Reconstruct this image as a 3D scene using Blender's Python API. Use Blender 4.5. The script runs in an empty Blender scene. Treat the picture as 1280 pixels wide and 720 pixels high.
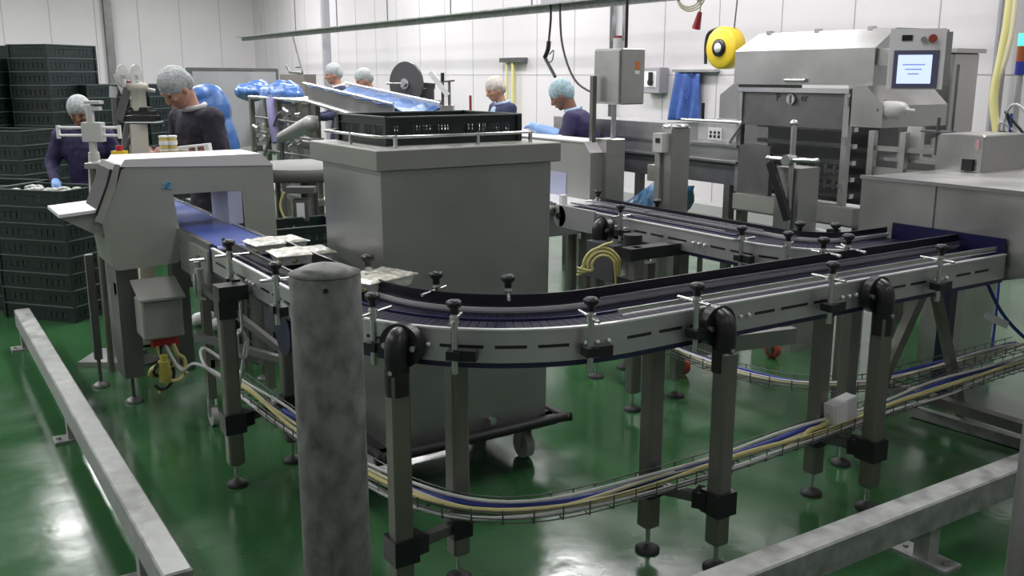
import bpy, math, random
from mathutils import Vector, Matrix
random.seed(7)
PI=math.pi; R=math.radians
SC=bpy.context.scene; COL=SC.collection
# ------------------------------------------------------------- camera model
FPX=1190.0; CH=1.7; TH=math.atan(266/FPX); YAW=R(32.8)
def proj(v):
    f=v[0]*math.sin(YAW)+v[1]*math.cos(YAW); r=v[0]*math.cos(YAW)-v[1]*math.sin(YAW); z=v[2]-CH
    c,s=math.cos(TH),math.sin(TH); d=f*c-z*s; u=f*s+z*c
    return 640+FPX*r/d, 360-FPX*u/d
def ray(px,py):
    x=(px-640)/FPX; y=-(py-360)/FPX
    c,s=math.cos(TH),math.sin(TH); f=c+s*y; z=-s+c*y
    return f*math.sin(YAW)+x*math.cos(YAW), f*math.cos(YAW)-x*math.sin(YAW), z
def G(px,py,z=0.0):
    a,b,c=ray(px,py); t=(z-CH)/c; return Vector((a*t,b*t,z))
def onX(px,py,X):
    a,b,c=ray(px,py); t=X/a; return Vector((X,b*t,CH+c*t))
def onY(px,py,Y):
    a,b,c=ray(px,py); t=Y/b; return Vector((a*t,Y,CH+c*t))
def onD(px,py,D):   # point at horizontal distance D
    a,b,c=ray(px,py); t=D/math.hypot(a,b); return Vector((a*t,b*t,CH+c*t))
cd=bpy.data.cameras.new('camera'); cam=bpy.data.objects.new('camera',cd); COL.objects.link(cam)
cam.location=(0,0,CH); cam.rotation_euler=(PI/2-TH,0,-YAW)
cd.sensor_width=36; cd.lens=36*FPX/1280; cd.clip_start=.05; cd.clip_end=200
SC.camera=cam
# ------------------------------------------------------------- materials
MATS={}
def mat(name,col,rough=.5,metal=0.0,var=.0,scale=8.0,bump=0.0,bscale=60.0,stretch=None,emit=None,estr=0,alpha=1,spec=.5,trans=0,rvar=0):
    if name in MATS: return MATS[name]
    m=bpy.data.materials.new(name); m.use_nodes=True; nt=m.node_tree; b=nt.nodes['Principled BSDF']
    b.inputs['Base Color'].default_value=(*col,1); b.inputs['Roughness'].default_value=rough
    b.inputs['Metallic'].default_value=metal; b.inputs['Specular IOR Level'].default_value=spec
    if trans: b.inputs['Transmission Weight'].default_value=trans
    if alpha<1: b.inputs['Alpha'].default_value=alpha
    tc=nt.nodes.new('ShaderNodeTexCoord'); mp=nt.nodes.new('ShaderNodeMapping'); nt.links.new(tc.outputs['Object'],mp.inputs[0])
    if stretch: mp.inputs['Scale'].default_value=stretch
    n=nt.nodes.new('ShaderNodeTexNoise'); n.inputs['Scale'].default_value=scale; n.inputs['Detail'].default_value=6; nt.links.new(mp.outputs[0],n.inputs['Vector'])
    if var>0:
        r=nt.nodes.new('ShaderNodeMix'); r.data_type='RGBA'
        r.inputs[6].default_value=(*[max(0,c*(1-var)) for c in col],1); r.inputs[7].default_value=(*[min(1,c*(1+var)) for c in col],1)
        cr=nt.nodes.new('ShaderNodeMapRange'); cr.inputs[1].default_value=.3; cr.inputs[2].default_value=.7
        nt.links.new(n.outputs['Fac'],cr.inputs[0]); nt.links.new(cr.outputs[0],r.inputs[0]); nt.links.new(r.outputs[2],b.inputs['Base Color'])
    if rvar>0:
        rr=nt.nodes.new('ShaderNodeMapRange'); rr.inputs[1].default_value=.3; rr.inputs[2].default_value=.7
        rr.inputs[3].default_value=max(.02,rough-rvar); rr.inputs[4].default_value=rough+rvar
        nt.links.new(n.outputs['Fac'],rr.inputs[0]); nt.links.new(rr.outputs[0],b.inputs['Roughness'])
    if bump>0:
        n2=nt.nodes.new('ShaderNodeTexNoise'); n2.inputs['Scale'].default_value=bscale; nt.links.new(mp.outputs[0],n2.inputs['Vector'])
        bp=nt.nodes.new('ShaderNodeBump'); bp.inputs['Strength'].default_value=bump; bp.inputs['Distance'].default_value=.01
        nt.links.new(n2.outputs['Fac'],bp.inputs['Height']); nt.links.new(bp.outputs[0],b.inputs['Normal'])
    if emit: b.inputs['Emission Color'].default_value=(*emit,1); b.inputs['Emission Strength'].default_value=estr
    MATS[name]=m; return m
STEEL=mat('brushed_stainless',(.45,.45,.44),.36,.9,.12,3,.05,40,rvar=.06)
STEELB=mat('bright_stainless',(.62,.62,.62),.25,.95,.06,6)
LIP=mat('highlight_lip',(.80,.80,.80),.35,.5)  # bright colour paints the highlight lines along conveyor plates and guards
BIN=mat('bin_stainless',(.36,.37,.355),.42,.85,.14,2.2,.04,20,rvar=.07)
PLATE=mat('conveyor_side_plate',(.50,.50,.51),.38,.75,.08,5)
LEGM=mat('leg_aluminium',(.20,.20,.175),.42,.7,.12,5)
GREYP=mat('blasted_grey_steel',(.30,.305,.28),.5,.35,.05,4)
DSTEEL=mat('dark_steel',(.16,.16,.16),.45,.7,.15,6)
GALV=mat('galvanised_steel',(.31,.32,.31),.5,.55,.3,14,.12,30,rvar=.12)
GALVB=mat('weathered_galvanised',(.13,.137,.13),.55,.35,.42,26,.2,40,stretch=(1,1,.7),rvar=.12)
BLK=mat('black_plastic',(.012,.012,.014),.35)
BLKR=mat('black_rubber',(.015,.015,.017),.6)
NAVY=mat('navy_chain',(.005,.005,.022),.55,0,.1,20,spec=.15)
NAVYG=mat('dark_guard_plastic',(.007,.007,.014),.3)
BBELT=mat('blue_belt',(.065,.10,.33),.35,0,.15,30)
CRATE=mat('green_crate_plastic',(.006,.016,.013),.42,0,.15,20)
CRATEL=mat('green_crate_pale_edge',(.09,.12,.11),.45)
WHITEP=mat('white_plastic',(.75,.75,.76),.4)
GREYL=mat('light_grey_plastic',(.50,.50,.49),.45)
YEL=mat('yellow_plastic',(.72,.52,.03),.4)
YELC=mat('yellow_cable_jacket',(.55,.50,.20),.5)
CREAMC=mat('cream_cable_jacket',(.60,.57,.40),.5)
WHC=mat('white_cable_jacket',(.55,.56,.56),.5)
BLUC=mat('blue_cable_jacket',(.03,.05,.30),.5)
RED=mat('red_plastic',(.40,.02,.03),.4)
ORW=mat('orange_wheel',(.42,.07,.04),.5)
BLUEB=mat('blue_polythene',(.045,.13,.36),.35,0,.25,14,.5,12)
BLUEA=mat('blue_apron_fabric',(.05,.11,.36),.6,0,.2,10,.5,9)
SKIN=mat('skin',(.45,.24,.17),.55,0,.1,12)
SKIND=mat('skin_dark',(.22,.11,.07),.55,0,.1,12)
NET=mat('hairnet_mesh',(.36,.385,.39),.8,0,.3,60,.6,70)
NETB=mat('blue_hairnet_mesh',(.30,.42,.52),.8,0,.3,60,.6,70)
PURP=mat('purple_overall',(.020,.015,.060),.8,0,.2,8,.3,20)
DNAVY=mat('dark_jacket',(.022,.019,.032),.85,0,.2,8,.3,20)
BNAVY=mat('navy_coat',(.022,.028,.075),.8,0,.2,8,.3,20)
GLOVE=mat('blue_glove',(.22,.38,.70),.5)
TROU=mat('dark_trousers',(.02,.02,.03),.85)
LBLUE=mat('light_blue_cloth',(.35,.48,.66),.7)
HAIRG=mat('grey_hair',(.33,.31,.28),.8,0,.3,60)
CLEAR=mat('clear_film',(.75,.75,.72),.25,0,.2,30,.5,30)
CLEARP=mat('clear_guard_panel',(.35,.36,.37),.15,0,alpha=.45)
SMOKE=mat('smoked_window',(.05,.055,.055),.12,0,alpha=.28)
SALAD=mat('salad_filling',(.30,.27,.13),.7,0,.9,40,.8,60)
SCREEN=mat('screen_glass',(.3,.4,.7),.2,emit=(.62,.72,1.0),estr=1.0)
SCREENT=mat('screen_text',(.1,.15,.4),.2,emit=(.25,.35,.8),estr=.6)
GREENL=mat('green_signal_light',(.05,.7,.45),.3,emit=(.1,.9,.6),estr=1.5)
WBLUE=mat('sky_blue_print',(.12,.36,.55),.5)
STREAK=mat('striped_blue_film',(.06,.16,.30),.25,0,.7,6,.3,20,stretch=(1,6,1))
PINK=mat('pink_plastic',(.55,.3,.32),.5)
WOOD=mat('grey_board',(.33,.34,.35),.6,0,.1,3)
# wall panels
def wallmat():
    m=mat('white_wall_panel',(.60,.575,.595),.42,0,.05,.6); return m
WALL=wallmat()
SEAM=mat('wall_panel_seam',(.38,.37,.39),.7)
CEIL=mat('ceiling_white',(.8,.8,.8),.7)
def floormat():
    m=bpy.data.materials.new('green_epoxy_floor'); m.use_nodes=True; nt=m.node_tree; b=nt.nodes['Principled BSDF']; N=nt.nodes.new; L=nt.links.new
    tc=N('ShaderNodeTexCoord'); n1=N('ShaderNodeTexNoise'); n1.inputs['Scale'].default_value=1.3; n1.inputs['Detail'].default_value=8; n1.inputs['Roughness'].default_value=.6
    L(tc.outputs['Object'],n1.inputs['Vector'])
    cr=N('ShaderNodeValToRGB'); e=cr.color_ramp.elements; e[0].position=.35; e[0].color=(.022,.082,.028,1); e[1].position=.7; e[1].color=(.030,.108,.036,1)
    L(n1.outputs['Fac'],cr.inputs[0]); L(cr.outputs[0],b.inputs['Base Color'])
    n2=N('ShaderNodeTexNoise'); n2.inputs['Scale'].default_value=2.5; n2.inputs['Detail'].default_value=7
    L(tc.outputs['Object'],n2.inputs['Vector'])
    mr=N('ShaderNodeMapRange'); mr.inputs[1].default_value=.35; mr.inputs[2].default_value=.65; mr.inputs[3].default_value=.10; mr.inputs[4].default_value=.26
    L(n2.outputs['Fac'],mr.inputs[0]); L(mr.outputs[0],b.inputs['Roughness'])
    n3=N('ShaderNodeTexNoise'); n3.inputs['Scale'].default_value=5; n3.inputs['Detail'].default_value=3; L(tc.outputs['Object'],n3.inputs['Vector'])
    bp=N('ShaderNodeBump'); bp.inputs['Strength'].default_value=.10; bp.inputs['Distance'].default_value=.02; L(n3.outputs['Fac'],bp.inputs['Height']); L(bp.outputs[0],b.inputs['Normal'])
    b.inputs['Specular IOR Level'].default_value=.8
    return m
FLOOR=floormat()
# ------------------------------------------------------------- mesh builder
class M:
    def __init__(s): s.v=[]; s.f=[]; s.mi=[]; s.cur=0; s.sm=[]; s.smooth=False
    def add(s,vs,fs,smooth=None):
        o=len(s.v); s.v+= [Vector(x) for x in vs]; sm=s.smooth if smooth is None else smooth
        for f in fs: s.f.append([i+o for i in f]); s.mi.append(s.cur); s.sm.append(sm)
        return s
    def mat(s,i): s.cur=i; return s
    def box(s,x0,x1,y0,y1,z0,z1):
        return s.add([(x,y,z) for z in (z0,z1) for y in (y0,y1) for x in (x0,x1)],[(0,2,3,1),(4,5,7,6),(0,1,5,4),(2,6,7,3),(0,4,6,2),(1,3,7,5)],False)
    def bbox(s,x0,x1,y0,y1,z0,z1,b=.01):   # box with chamfered vertical + horizontal edges
        vs=[];fs=[]
        def ring(i,z):
            k=[(x0+b+i,y0+i),(x1-b-i,y0+i),(x1-i,y0+b+i),(x1-i,y1-b-i),(x1-b-i,y1-i),(x0+b+i,y1-i),(x0+i,y1-b-i),(x0+i,y0+b+i)]
            return [(x,y,z) for x,y in k]
        rs=[ring(b,z0),ring(0,z0+b),ring(0,z1-b),ring(b,z1)]
        for r in rs: vs+=r
        for j in range(3):
            for k in range(8): a=j*8+k; c=j*8+(k+1)%8; fs.append((a,c,c+8,a+8))
        fs.append(tuple(range(7,-1,-1))); fs.append(tuple(range(24,32)))
        return s.add(vs,fs,False)
    def obox(s,c,sz,rz=0,mtx=None):
        m=mtx or Matrix.Rotation(rz,4,'Z'); c=Vector(c); hx,hy,hz=[q/2 for q in sz]
        vs=[c+(m@Vector((x,y,z))) for z in (-hz,hz) for y in (-hy,hy) for x in (-hx,hx)]
        return s.add(vs,[(0,2,3,1),(4,5,7,6),(0,1,5,4),(2,6,7,3),(0,4,6,2),(1,3,7,5)],False)
    def beam(s,p0,p1,w,h):
        p0=Vector(p0);p1=Vector(p1);d=(p1-p0);L=d.length;d.normalize()
        up=Vector((0,0,1)) if abs(d.z)<.95 else Vector((0,1,0)); sd=d.cross(up).normalized(); u2=sd.cross(d)
        vs=[]
        for p in (p0,p1):
            for a,b in ((-1,-1),(1,-1),(1,1),(-1,1)): vs.append(p+sd*a*w/2+u2*b*h/2)
        return s.add(vs,[(3,2,1,0),(4,5,6,7),(0,1,5,4),(1,2,6,5),(2,3,7,6),(3,0,4,7)],False)
    def cone(s,p0,p1,r0,r1,n=16,caps=True,smooth=True):
        p0=Vector(p0);p1=Vector(p1);d=(p1-p0).normalized(); up=Vector((0,0,1)) if abs(d.z)<.95 else Vector((1,0,0))
        a=d.cross(up).normalized(); b=a.cross(d)*-1
        vs=[]
        for p,r in ((p0,r0),(p1,r1)):
            for i in range(n): t=2*PI*i/n; vs.append(p+a*math.cos(t)*r+b*math.sin(t)*r)
        s.add(vs,[(i,(i+1)%n,n+(i+1)%n,n+i) for i in range(n)],smooth)
        if caps: s.add([v.copy() for v in vs],[tuple(range(n-1,-1,-1)),tuple(range(n,2*n))],False)
        return s
    def cyl(s,p0,p1,r,n=16): return s.cone(p0,p1,r,r,n)
    def lathe(s,prof,c,axis='Z',n=24):
        c=Vector(c); vs=[];k=len(prof)
        for r,h in prof:
            for i in range(n):
                t=2*PI*i/n; a,b=r*math.cos(t),r*math.sin(t)
                vs.append(c+Vector({'Z':(a,b,h),'X':(h,a,b),'Y':(b,h,a)}[axis]))
        fs=[(j*n+i,j*n+(i+1)%n,(j+1)*n+(i+1)%n,(j+1)*n+i) for j in range(k-1) for i in range(n)]
        s.add(vs,fs,True)
        if prof[0][0]>1e-4: s.add([v.copy() for v in vs[:n]],[tuple(range(n-1,-1,-1))],False)
        if prof[-1][0]>1e-4: s.add([v.copy() for v in vs[-n:]],[tuple(range(n))],False)
        return s
    def ell(s,c,r,rot=None,n=16,m=10):
        c=Vector(c); rot=rot or Matrix.Identity(3); vs=[]
        for j in range(m+1):
            ph=PI*j/m
            for i in range(n):
                t=2*PI*i/n; vs.append(c+rot@Vector((r[0]*math.sin(ph)*math.cos(t),r[1]*math.sin(ph)*math.sin(t),-r[2]*math.cos(ph))))
        return s.add(vs,[(j*n+i,j*n+(i+1)%n,(j+1)*n+(i+1)%n,(j+1)*n+i) for j in range(m) for i in range(n)],True)
    def cap(s,p0,p1,r0,r1,n=14):
        p0=Vector(p0);p1=Vector(p1); s.cone(p0,p1,r0,r1,n); s.ell(p0,(r0,)*3,n=n,m=8); s.ell(p1,(r1,)*3,n=n,m=8); return s
    def tube(s,pts,r,n=8,closed=False,sub=6):
        P=[Vector(p) for p in pts]
        if sub>1 and len(P)>2:
            Q=[];k=len(P);rng=k if closed else k-1
            for i in range(rng):
                a=P[(i-1)%k] if closed or i>0 else P[0]; b=P[i]; c=P[(i+1)%k]; d=P[(i+2)%k] if closed or i+2<k else P[-1]
                for j in range(sub):
                    t=j/sub; Q.append(.5*((2*b)+(c-a)*t+(2*a-5*b+4*c-d)*t*t+(3*b-a-3*c+d)*t**3))
            if not closed: Q.append(P[-1])
            P=Q
        k=len(P); vs=[]; pa=None
        for i,p in enumerate(P):
            d=(P[(i+1)%k]-P[i-1]) if closed or 0<i<k-1 else (P[1]-P[0] if i==0 else P[-1]-P[-2])
            d.normalize()
            if pa is None: up=Vector((0,0,1)) if abs(d.z)<.9 else Vector((1,0,0)); a=d.cross(up).normalized()
            else: a=(pa-d*pa.dot(d)).normalized()
            pa=a; b=d.cross(a)
            for q in range(n): t=2*PI*q/n; vs.append(p+a*math.cos(t)*r+b*math.sin(t)*r)
        fs=[((i%k)*n+q,(i%k)*n+(q+1)%n,((i+1)%k)*n+(q+1)%n,((i+1)%k)*n+q) for i in range(k if closed else k-1) for q in range(n)]
        s.add(vs,fs,True)
        if not closed: s.add([v.copy() for v in vs[:n]],[tuple(range(n-1,-1,-1))],False); s.add([v.copy() for v in vs[-n:]],[tuple(range(n))],False)
        return s
    def prism(s,poly,axis,a,b,off=(0,0,0)):
        def P(u,v,w): return Vector({'X':(w,u,v),'Y':(u,w,v),'Z':(u,v,w)}[axis])+Vector(off)
        n=len(poly); vs=[P(u,v,a) for u,v in poly]+[P(u,v,b) for u,v in poly]
        s.add(vs,[(i,(i+1)%n,n+(i+1)%n,n+i) for i in range(n)]+[tuple(range(n-1,-1,-1)),tuple(range(n,2*n))],False); return s
    def build(s,name,mats,parent=None,mods=None):
        if not isinstance(mats,(list,tuple)): mats=[mats]
        org=wloc(parent)
        me=bpy.data.meshes.new(name); me.from_pydata([tuple(v-org) for v in s.v],[],s.f)
        for m in mats: me.materials.append(m)
        me.polygons.foreach_set('material_index',s.mi); me.polygons.foreach_set('use_smooth',s.sm); me.update()
        import bmesh as _b
        bm=_b.new(); bm.from_mesh(me); _b.ops.recalc_face_normals(bm,faces=bm.faces); bm.to_mesh(me); bm.free()
        o=bpy.data.objects.new(name,me); COL.objects.link(o)
        if parent: o.parent=parent
        if mods:
            for t,kw in mods:
                md=o.modifiers.new(t.lower(),t)
                for k,v in kw.items(): setattr(md,k,v)
        return o
def wloc(p):
    l=Vector((0,0,0))
    while p: l+=p.location; p=p.parent
    return l
def tag(o,label=None,cat=None,group=None,kind=None):
    if label: o['label']=label
    if cat: o['category']=cat
    if group: o['group']=group
    if kind: o['kind']=kind
    return o
def thing(name,label,cat,loc=(0,0,0),group=None):
    o=bpy.data.objects.new(name,None); COL.objects.link(o); o.location=loc; o.empty_display_size=.1
    return tag(o,label,cat,group)
def copy_tree(o,loc,rz,label,group=None,parent=None):
    c=o.copy(); COL.objects.link(c)
    if parent is None: c.location=loc; c.rotation_euler=(0,0,rz); c['label']=label
    else: c.parent=parent
    if group and parent is None: c['group']=group
    for ch in list(o.children): copy_tree(ch,None,0,None,None,c)
    return c
def struct(name,m,ma): return tag(m.build(name,ma),kind='structure')
# ------------------------------------------------------------- room
WX=8.5; WY=26.0
struct('floor',M().box(-6,WX+.1,-5,WY+.1,-.1,0),FLOOR)
w=M().box(WX,WX+.15,-5,WY+.15,0,4.6); w.mat(1)
for k in range(-16,19):
    y=9.57-k*.97+.0
    if -4.8<y<25.9 and k<15: w.box(WX-.004,WX,y-.006,y+.006,0,4.6)
w.box(WX-.004,WX,-5,WY,1.70,1.712)
struct('wall_right',w,[WALL,SEAM])
w=M().box(-6,WX,WY,WY+.15,0,4.6); w.mat(1)
for k in range(0,14):
    x=2.5+ (k-8)*1.02
    w.box(x-.008,x+.008,WY-.004,WY,0,4.6)
struct('wall_back',w,[WALL,SEAM])
struct('wall_left',M().box(-6.15,-6,-5,WY,0,4.6),WALL)
struct('wall_front',M().box(-6,WX,-5.15,-5,0,4.6),WALL)
struct('ceiling',M().box(-6.15,WX+.15,-5.15,WY+.15,4.6,4.7),CEIL)
struct('baseboard_right',M().prism([(WX-.06,0),(WX,0),(WX,.16),(WX-.015,.16),(WX-.05,.12)],'Y',-5,WY),mat('kerb_grey',(.32,.33,.32),.5))
# ceiling lights (real fittings above the line)
def clight(x,y,e,n,lx=.5,ly=2.4):
    r=thing('ceiling_light','long fluorescent ceiling light above the machines',"light",(x,y,4.6),'fluorescent lights under the ceiling')
    M().box(x-lx/2-.03,x+lx/2+.03,y-ly/2-.03,y+ly/2+.03,4.53,4.6).build('housing',WHITEP,r)
    M().box(x-lx/2,x+lx/2,y-ly/2,y+ly/2,4.515,4.53).build('diffuser',mat('lamp_diffuser',(.9,.9,.9),.5,emit=(1,.97,.98),estr=3),r)
    ld=bpy.data.lights.new('ceiling_light','AREA'); ld.shape='RECTANGLE'; ld.size=lx; ld.size_y=ly; ld.energy=e; ld.color=(1,.97,.985)
    lo=bpy.data.objects.new('lamp',ld); COL.objects.link(lo); lo.parent=r; lo.location=(0,0,-.1)
for x in (-2.2,2.2,6.2):
    for y in (-1.5,3.5,7.5,11.5,16,21):
        e={-1.5:22,3.5:50,7.5:120,11.5:145,16:165,21:180}[y]
        if x==6.2 : e=e*1.15 if y>4 else {-1.5:28,3.5:110}[y]
        if x==-2.2 and y<5: e=e*.8
        clight(x,y,e,0)
gq=G(95,680,0); dr=ray(95,680); k_=4.6/-dr[2]
clight(gq.x+dr[0]*k_,gq.y+dr[1]*k_+.3,22,0,.35,1.5)
# vertical pipe on back wall, column near the corner
p=onY(141,90,WY-.15)
tag(M().box(p.x-.09,p.x+.09,WY-.2,WY,0,4.6).build('wall_conduit',DSTEEL),'thin dark vertical conduit on the white wall at left','conduit')
p=onX(408,50,7.6)
tag(M().bbox(p.x-.07,p.x+.07,p.y-.07,p.y+.07,0,4.6,.02).build('steel_column',mat('grey_paint',(.30,.30,.33),.5)),'grey upright steel column reaching past the overhead rail near two workers','column')
p=onX(1243,80,8.3)
tag(M().bbox(8.3,8.45,p.y-.03,p.y+.03,0,4.6,.02).build('steel_column',mat('grey_paint',(.3,.3,.33))),'dark grey upright column right of the control screen, beside yellow hoses','column')
# ------------------------------------------------------------- guard rails and bollards
def rail(name,label,a,b,axis,posts):
    r=thing(name,label,'guard rail',(a[0],a[1],0))
    (x0,y0),(x1,y1)=a,b
    M().bbox(x0,x1,y0,y1,.14,.25,.006).build('rail_beam',GALV,r)
    mb=M().mat(0)
    for p in posts:
        c=M(); 
        if axis=='Y': px,py=(x0+x1)/2,p
        else: px,py=p,(y0+y1)/2
        c.box(px-.03,px+.03,py-.03,py+.03,.012,.14); c.build('post',GALV,r)
        d=M().box(px-.09,px+.09,py-.05,py+.05,0,.012) if axis=='Y' else M().box(px-.05,px+.05,py-.11,py+.11,0,.012)
        for q in (-.07,.07):
            bx,by=(px+q,py) if axis=='Y' else (px,py+q*1.15)
            d.cyl((bx,by,.012),(bx,by,.022),.011,6)
        d.build('foot_plate',GALV,r)
    return r
rail('guard_rail','galvanised box guard rail on the floor running away beside the crate stacks',(.52,2.72),(.61,6.64),'Y',[3.2,4.75,6.58])
rail('guard_rail','galvanised box guard rail crossing the bottom right foreground',(1.75,1.78),(4.4,1.88),'X',[2.0,2.95,4.1])
b0=onD(406,340,2.34)
bl=thing('bollard','thick mottled galvanised bollard with cone cap in the foreground','bollard',(b0.x,b0.y,0))
rb=.0875
M().lathe([(rb,.0),(rb,1.220),(rb-.004,1.224)],(b0.x,b0.y,0),n=48).build('post',GALVB,bl)
M().lathe([(rb-.002,1.222),(rb,1.227),(.05,1.243),(.0001,1.254)],(b0.x,b0.y,0),n=48).build('cap',GALVB,bl)
hp=Vector((b0.x,b0.y,1.199))+Vector((-b0.x,-b0.y,0)).normalized()*(rb-.003)
hd=Vector((-b0.x,-b0.y,0)).normalized()
M().cyl(hp,hp+hd*.005,.0065,12).build('drain_hole',BLK,bl)
bl2p=onD(1313,560,2.15)
bl2=thing('bollard','dark steel bollard at the right edge of the picture','bollard',(bl2p.x,bl2p.y,0))
M().lathe([(.055,0),(.055,1.10),(.045,1.115),(.0001,1.12)],(bl2p.x,bl2p.y,0),n=32).build('post',DSTEEL,bl2)
M().box(bl2p.x-.1,bl2p.x+.1,bl2p.y-.1,bl2p.y+.1,0,.012).build('foot_plate',DSTEEL,bl2)
# ------------------------------------------------------------- conveyors
class Path:
    def __init__(s,pts):
        s.p=[Vector(q) for q in pts]; s.c=[0]
        for a,b in zip(s.p,s.p[1:]): s.c.append(s.c[-1]+(b-a).length)
        s.L=s.c[-1]
    def at(s,t,off=0):
        t=max(0,min(s.L,t)); i=0
        while i<len(s.c)-2 and s.c[i+1]<t: i+=1
        a,b=s.p[i],s.p[i+1]; u=(t-s.c[i])/max(1e-9,s.c[i+1]-s.c[i])
        def tn(k):
            k0=max(0,k-1);k1=min(len(s.p)-1,k+1); return (s.p[k1]-s.p[k0]).normalized()
        d=(tn(i)*(1-u)+tn(i+1)*u).normalized(); n=Vector((-d.y,d.x))   # left = inside
        q=a.lerp(b,u)+n*off
        return q,d,n
    def near(s,x,y):
        best=min(range(400),key=lambda i:(s.at(s.L*i/399)[0]-Vector((x,y))).length)
        return s.L*best/399
def arcpath(x,y0,cx,cy,r,x1,straight=6,n=16):
    pts=[(x,y0+(cy-y0)*i/straight) for i in range(straight)]
    for i in range(n+1):
        t=PI+PI/2*i/n; pts.append((cx+r*math.cos(t),cy+r*math.sin(t)))
    pts+=[(cx+(x1-cx)*i/straight,cy-r) for i in range(1,straight+1)]
    return Path(pts)
def strip(m,P,d0,d1,z0,z1,t0,t1,step=.05,z0b=None,z1b=None):
    n=max(1,int((t1-t0)/step)); vs=[];
    for i in range(n+1):
        t=t0+(t1-t0)*i/n
        for d,z in ((d0,z0),(d1,z0),(d1,z1),(d0,z1)):
            q=P.at(t,d)[0]; vs.append((q.x,q.y,z))
    fs=[(i*4+k,i*4+(k+1)%4,i*4+4+(k+1)%4,i*4+4+k) for i in range(n) for k in range(4)]+[(3,2,1,0),tuple(n*4+k for k in range(4))]
    m.add(vs,fs,False)
def tpx(P,px,off,z):      # arc length where the picture column px crosses the conveyor
    best=None
    for i in range(500):
        t=P.L*i/499; q=P.at(t,off)[0]; e=abs(proj((q.x,q.y,z))[0]-px)
        if best is None or e<best[0]: best=(e,t)
    return best[1]
def raiseP(P,t,off,z): q=P.at(t,off)[0]; return Vector((q.x,q.y,z))
def foot(m,x,y,z0=0):
    m.lathe([(.045,.0),(.045,.010),(.03,.02),(.012,.028),(.008,.03)],(x,y,z0),n=20)
def leg(r,x,y,ztop,zbot=.095,w=.064,hasfoot=True):
    m=M().bbox(x-w/2,x+w/2,y-w/2,y+w/2,zbot,ztop,.008)
    o=m.build('leg',LEGM,r)
    M().cyl((x,y,.03),(x,y,zbot),.009,10).build('leveling_screw',STEELB,o)
    f=M(); foot(f,x,y); f.build('foot',BLKR,o)
    return o
def clampset(r,P,t,W,inner=False,ztop=1.02):
    """upright pin with black bracket and star knob holding the guide rail"""
    s=-1; base=-.04
    if inner: s=1; base=W+.035
    q,d,n=P.at(t,base); q=Vector((q.x,q.y,0)); n3=Vector((n.x,n.y,0)); d3=Vector((d.x,d.y,0))
    o=M().cyl(q+Vector((0,0,.80)),q+Vector((0,0,ztop-.02)),.011,12).build('guide_post',STEELB,r)
    m=M(); ang=math.atan2(d.y,d.x)
    m.obox(q+Vector((0,0,.862)),(.045,.05,.028),ang); m.obox(q-n3*s*(-.025)*-1*0+Vector((0,0,.862))+d3*.035,(.07,.035,.034),ang)
    m.build('bracket',BLK,o)
    k=M().lathe([(.012,ztop-.03),(.013,ztop-.012),(.022,ztop-.006),(.024,ztop+.004),(.018,ztop+.014),(.0001,ztop+.016)],q,n=10); 
    for i in range(5):
        a=i*2*PI/5; k.ell(q+Vector((.018*math.cos(a),.018*math.sin(a),ztop+.004)),(.009,.009,.008),n=8,m=6)
    k.build('knob',BLK,o)
    a=q-n3*(.04*(-s))*-1 if False else q
    e=M().cyl(q+n3*(-.06)*(1 if not inner else -1)+Vector((0,0,ztop-.05)), q+n3*(.09)*(1 if not inner else -1)+Vector((0,0,ztop-.05)),.006,8)
    e.lathe([(.015,ztop-.06),(.015,ztop-.038)],q,n=12)
    e.build('cross_pin',STEELB,o)
def knee(r,x,y,zt,nrm):
    """black round knee bracket bolted on the side plate, socket of a leg"""
    n3=Vector((nrm[0],nrm[1],0)).normalized(); d3=Vector((-n3.y,n3.x,0)); c=Vector((x,y,0))
    m=M()
    m.cyl(c-n3*.055+Vector((0,0,zt)),c-n3*.02+Vector((0,0,zt)),.072,28)   # disc on plate
    pts=[c-n3*.04+Vector((0,0,zt+.035)),c-n3*.005+Vector((0,0,zt+.02)),c+n3*.005+Vector((0,0,zt-.02)),c+Vector((0,0,zt-.10))]
    m.tube(pts,.036,16); m.cyl(c+Vector((0,0,zt-.15)),c+Vector((0,0,zt-.07)),.040,20)
    o=m.build('knee_bracket',BLK,r)
    b=M()
    for s in (-.05,.05): 
        b.cyl(c-n3*.025+d3*s+Vector((0,0,zt)),c-n3*.008+d3*s+Vector((0,0,zt)),.010,8)
    b.cyl(c+n3*.030+Vector((0,0,zt-.07)),c+n3*.044+Vector((0,0,zt-.07)),.008,8)
    b.build('bolt',STEELB,o)
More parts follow.
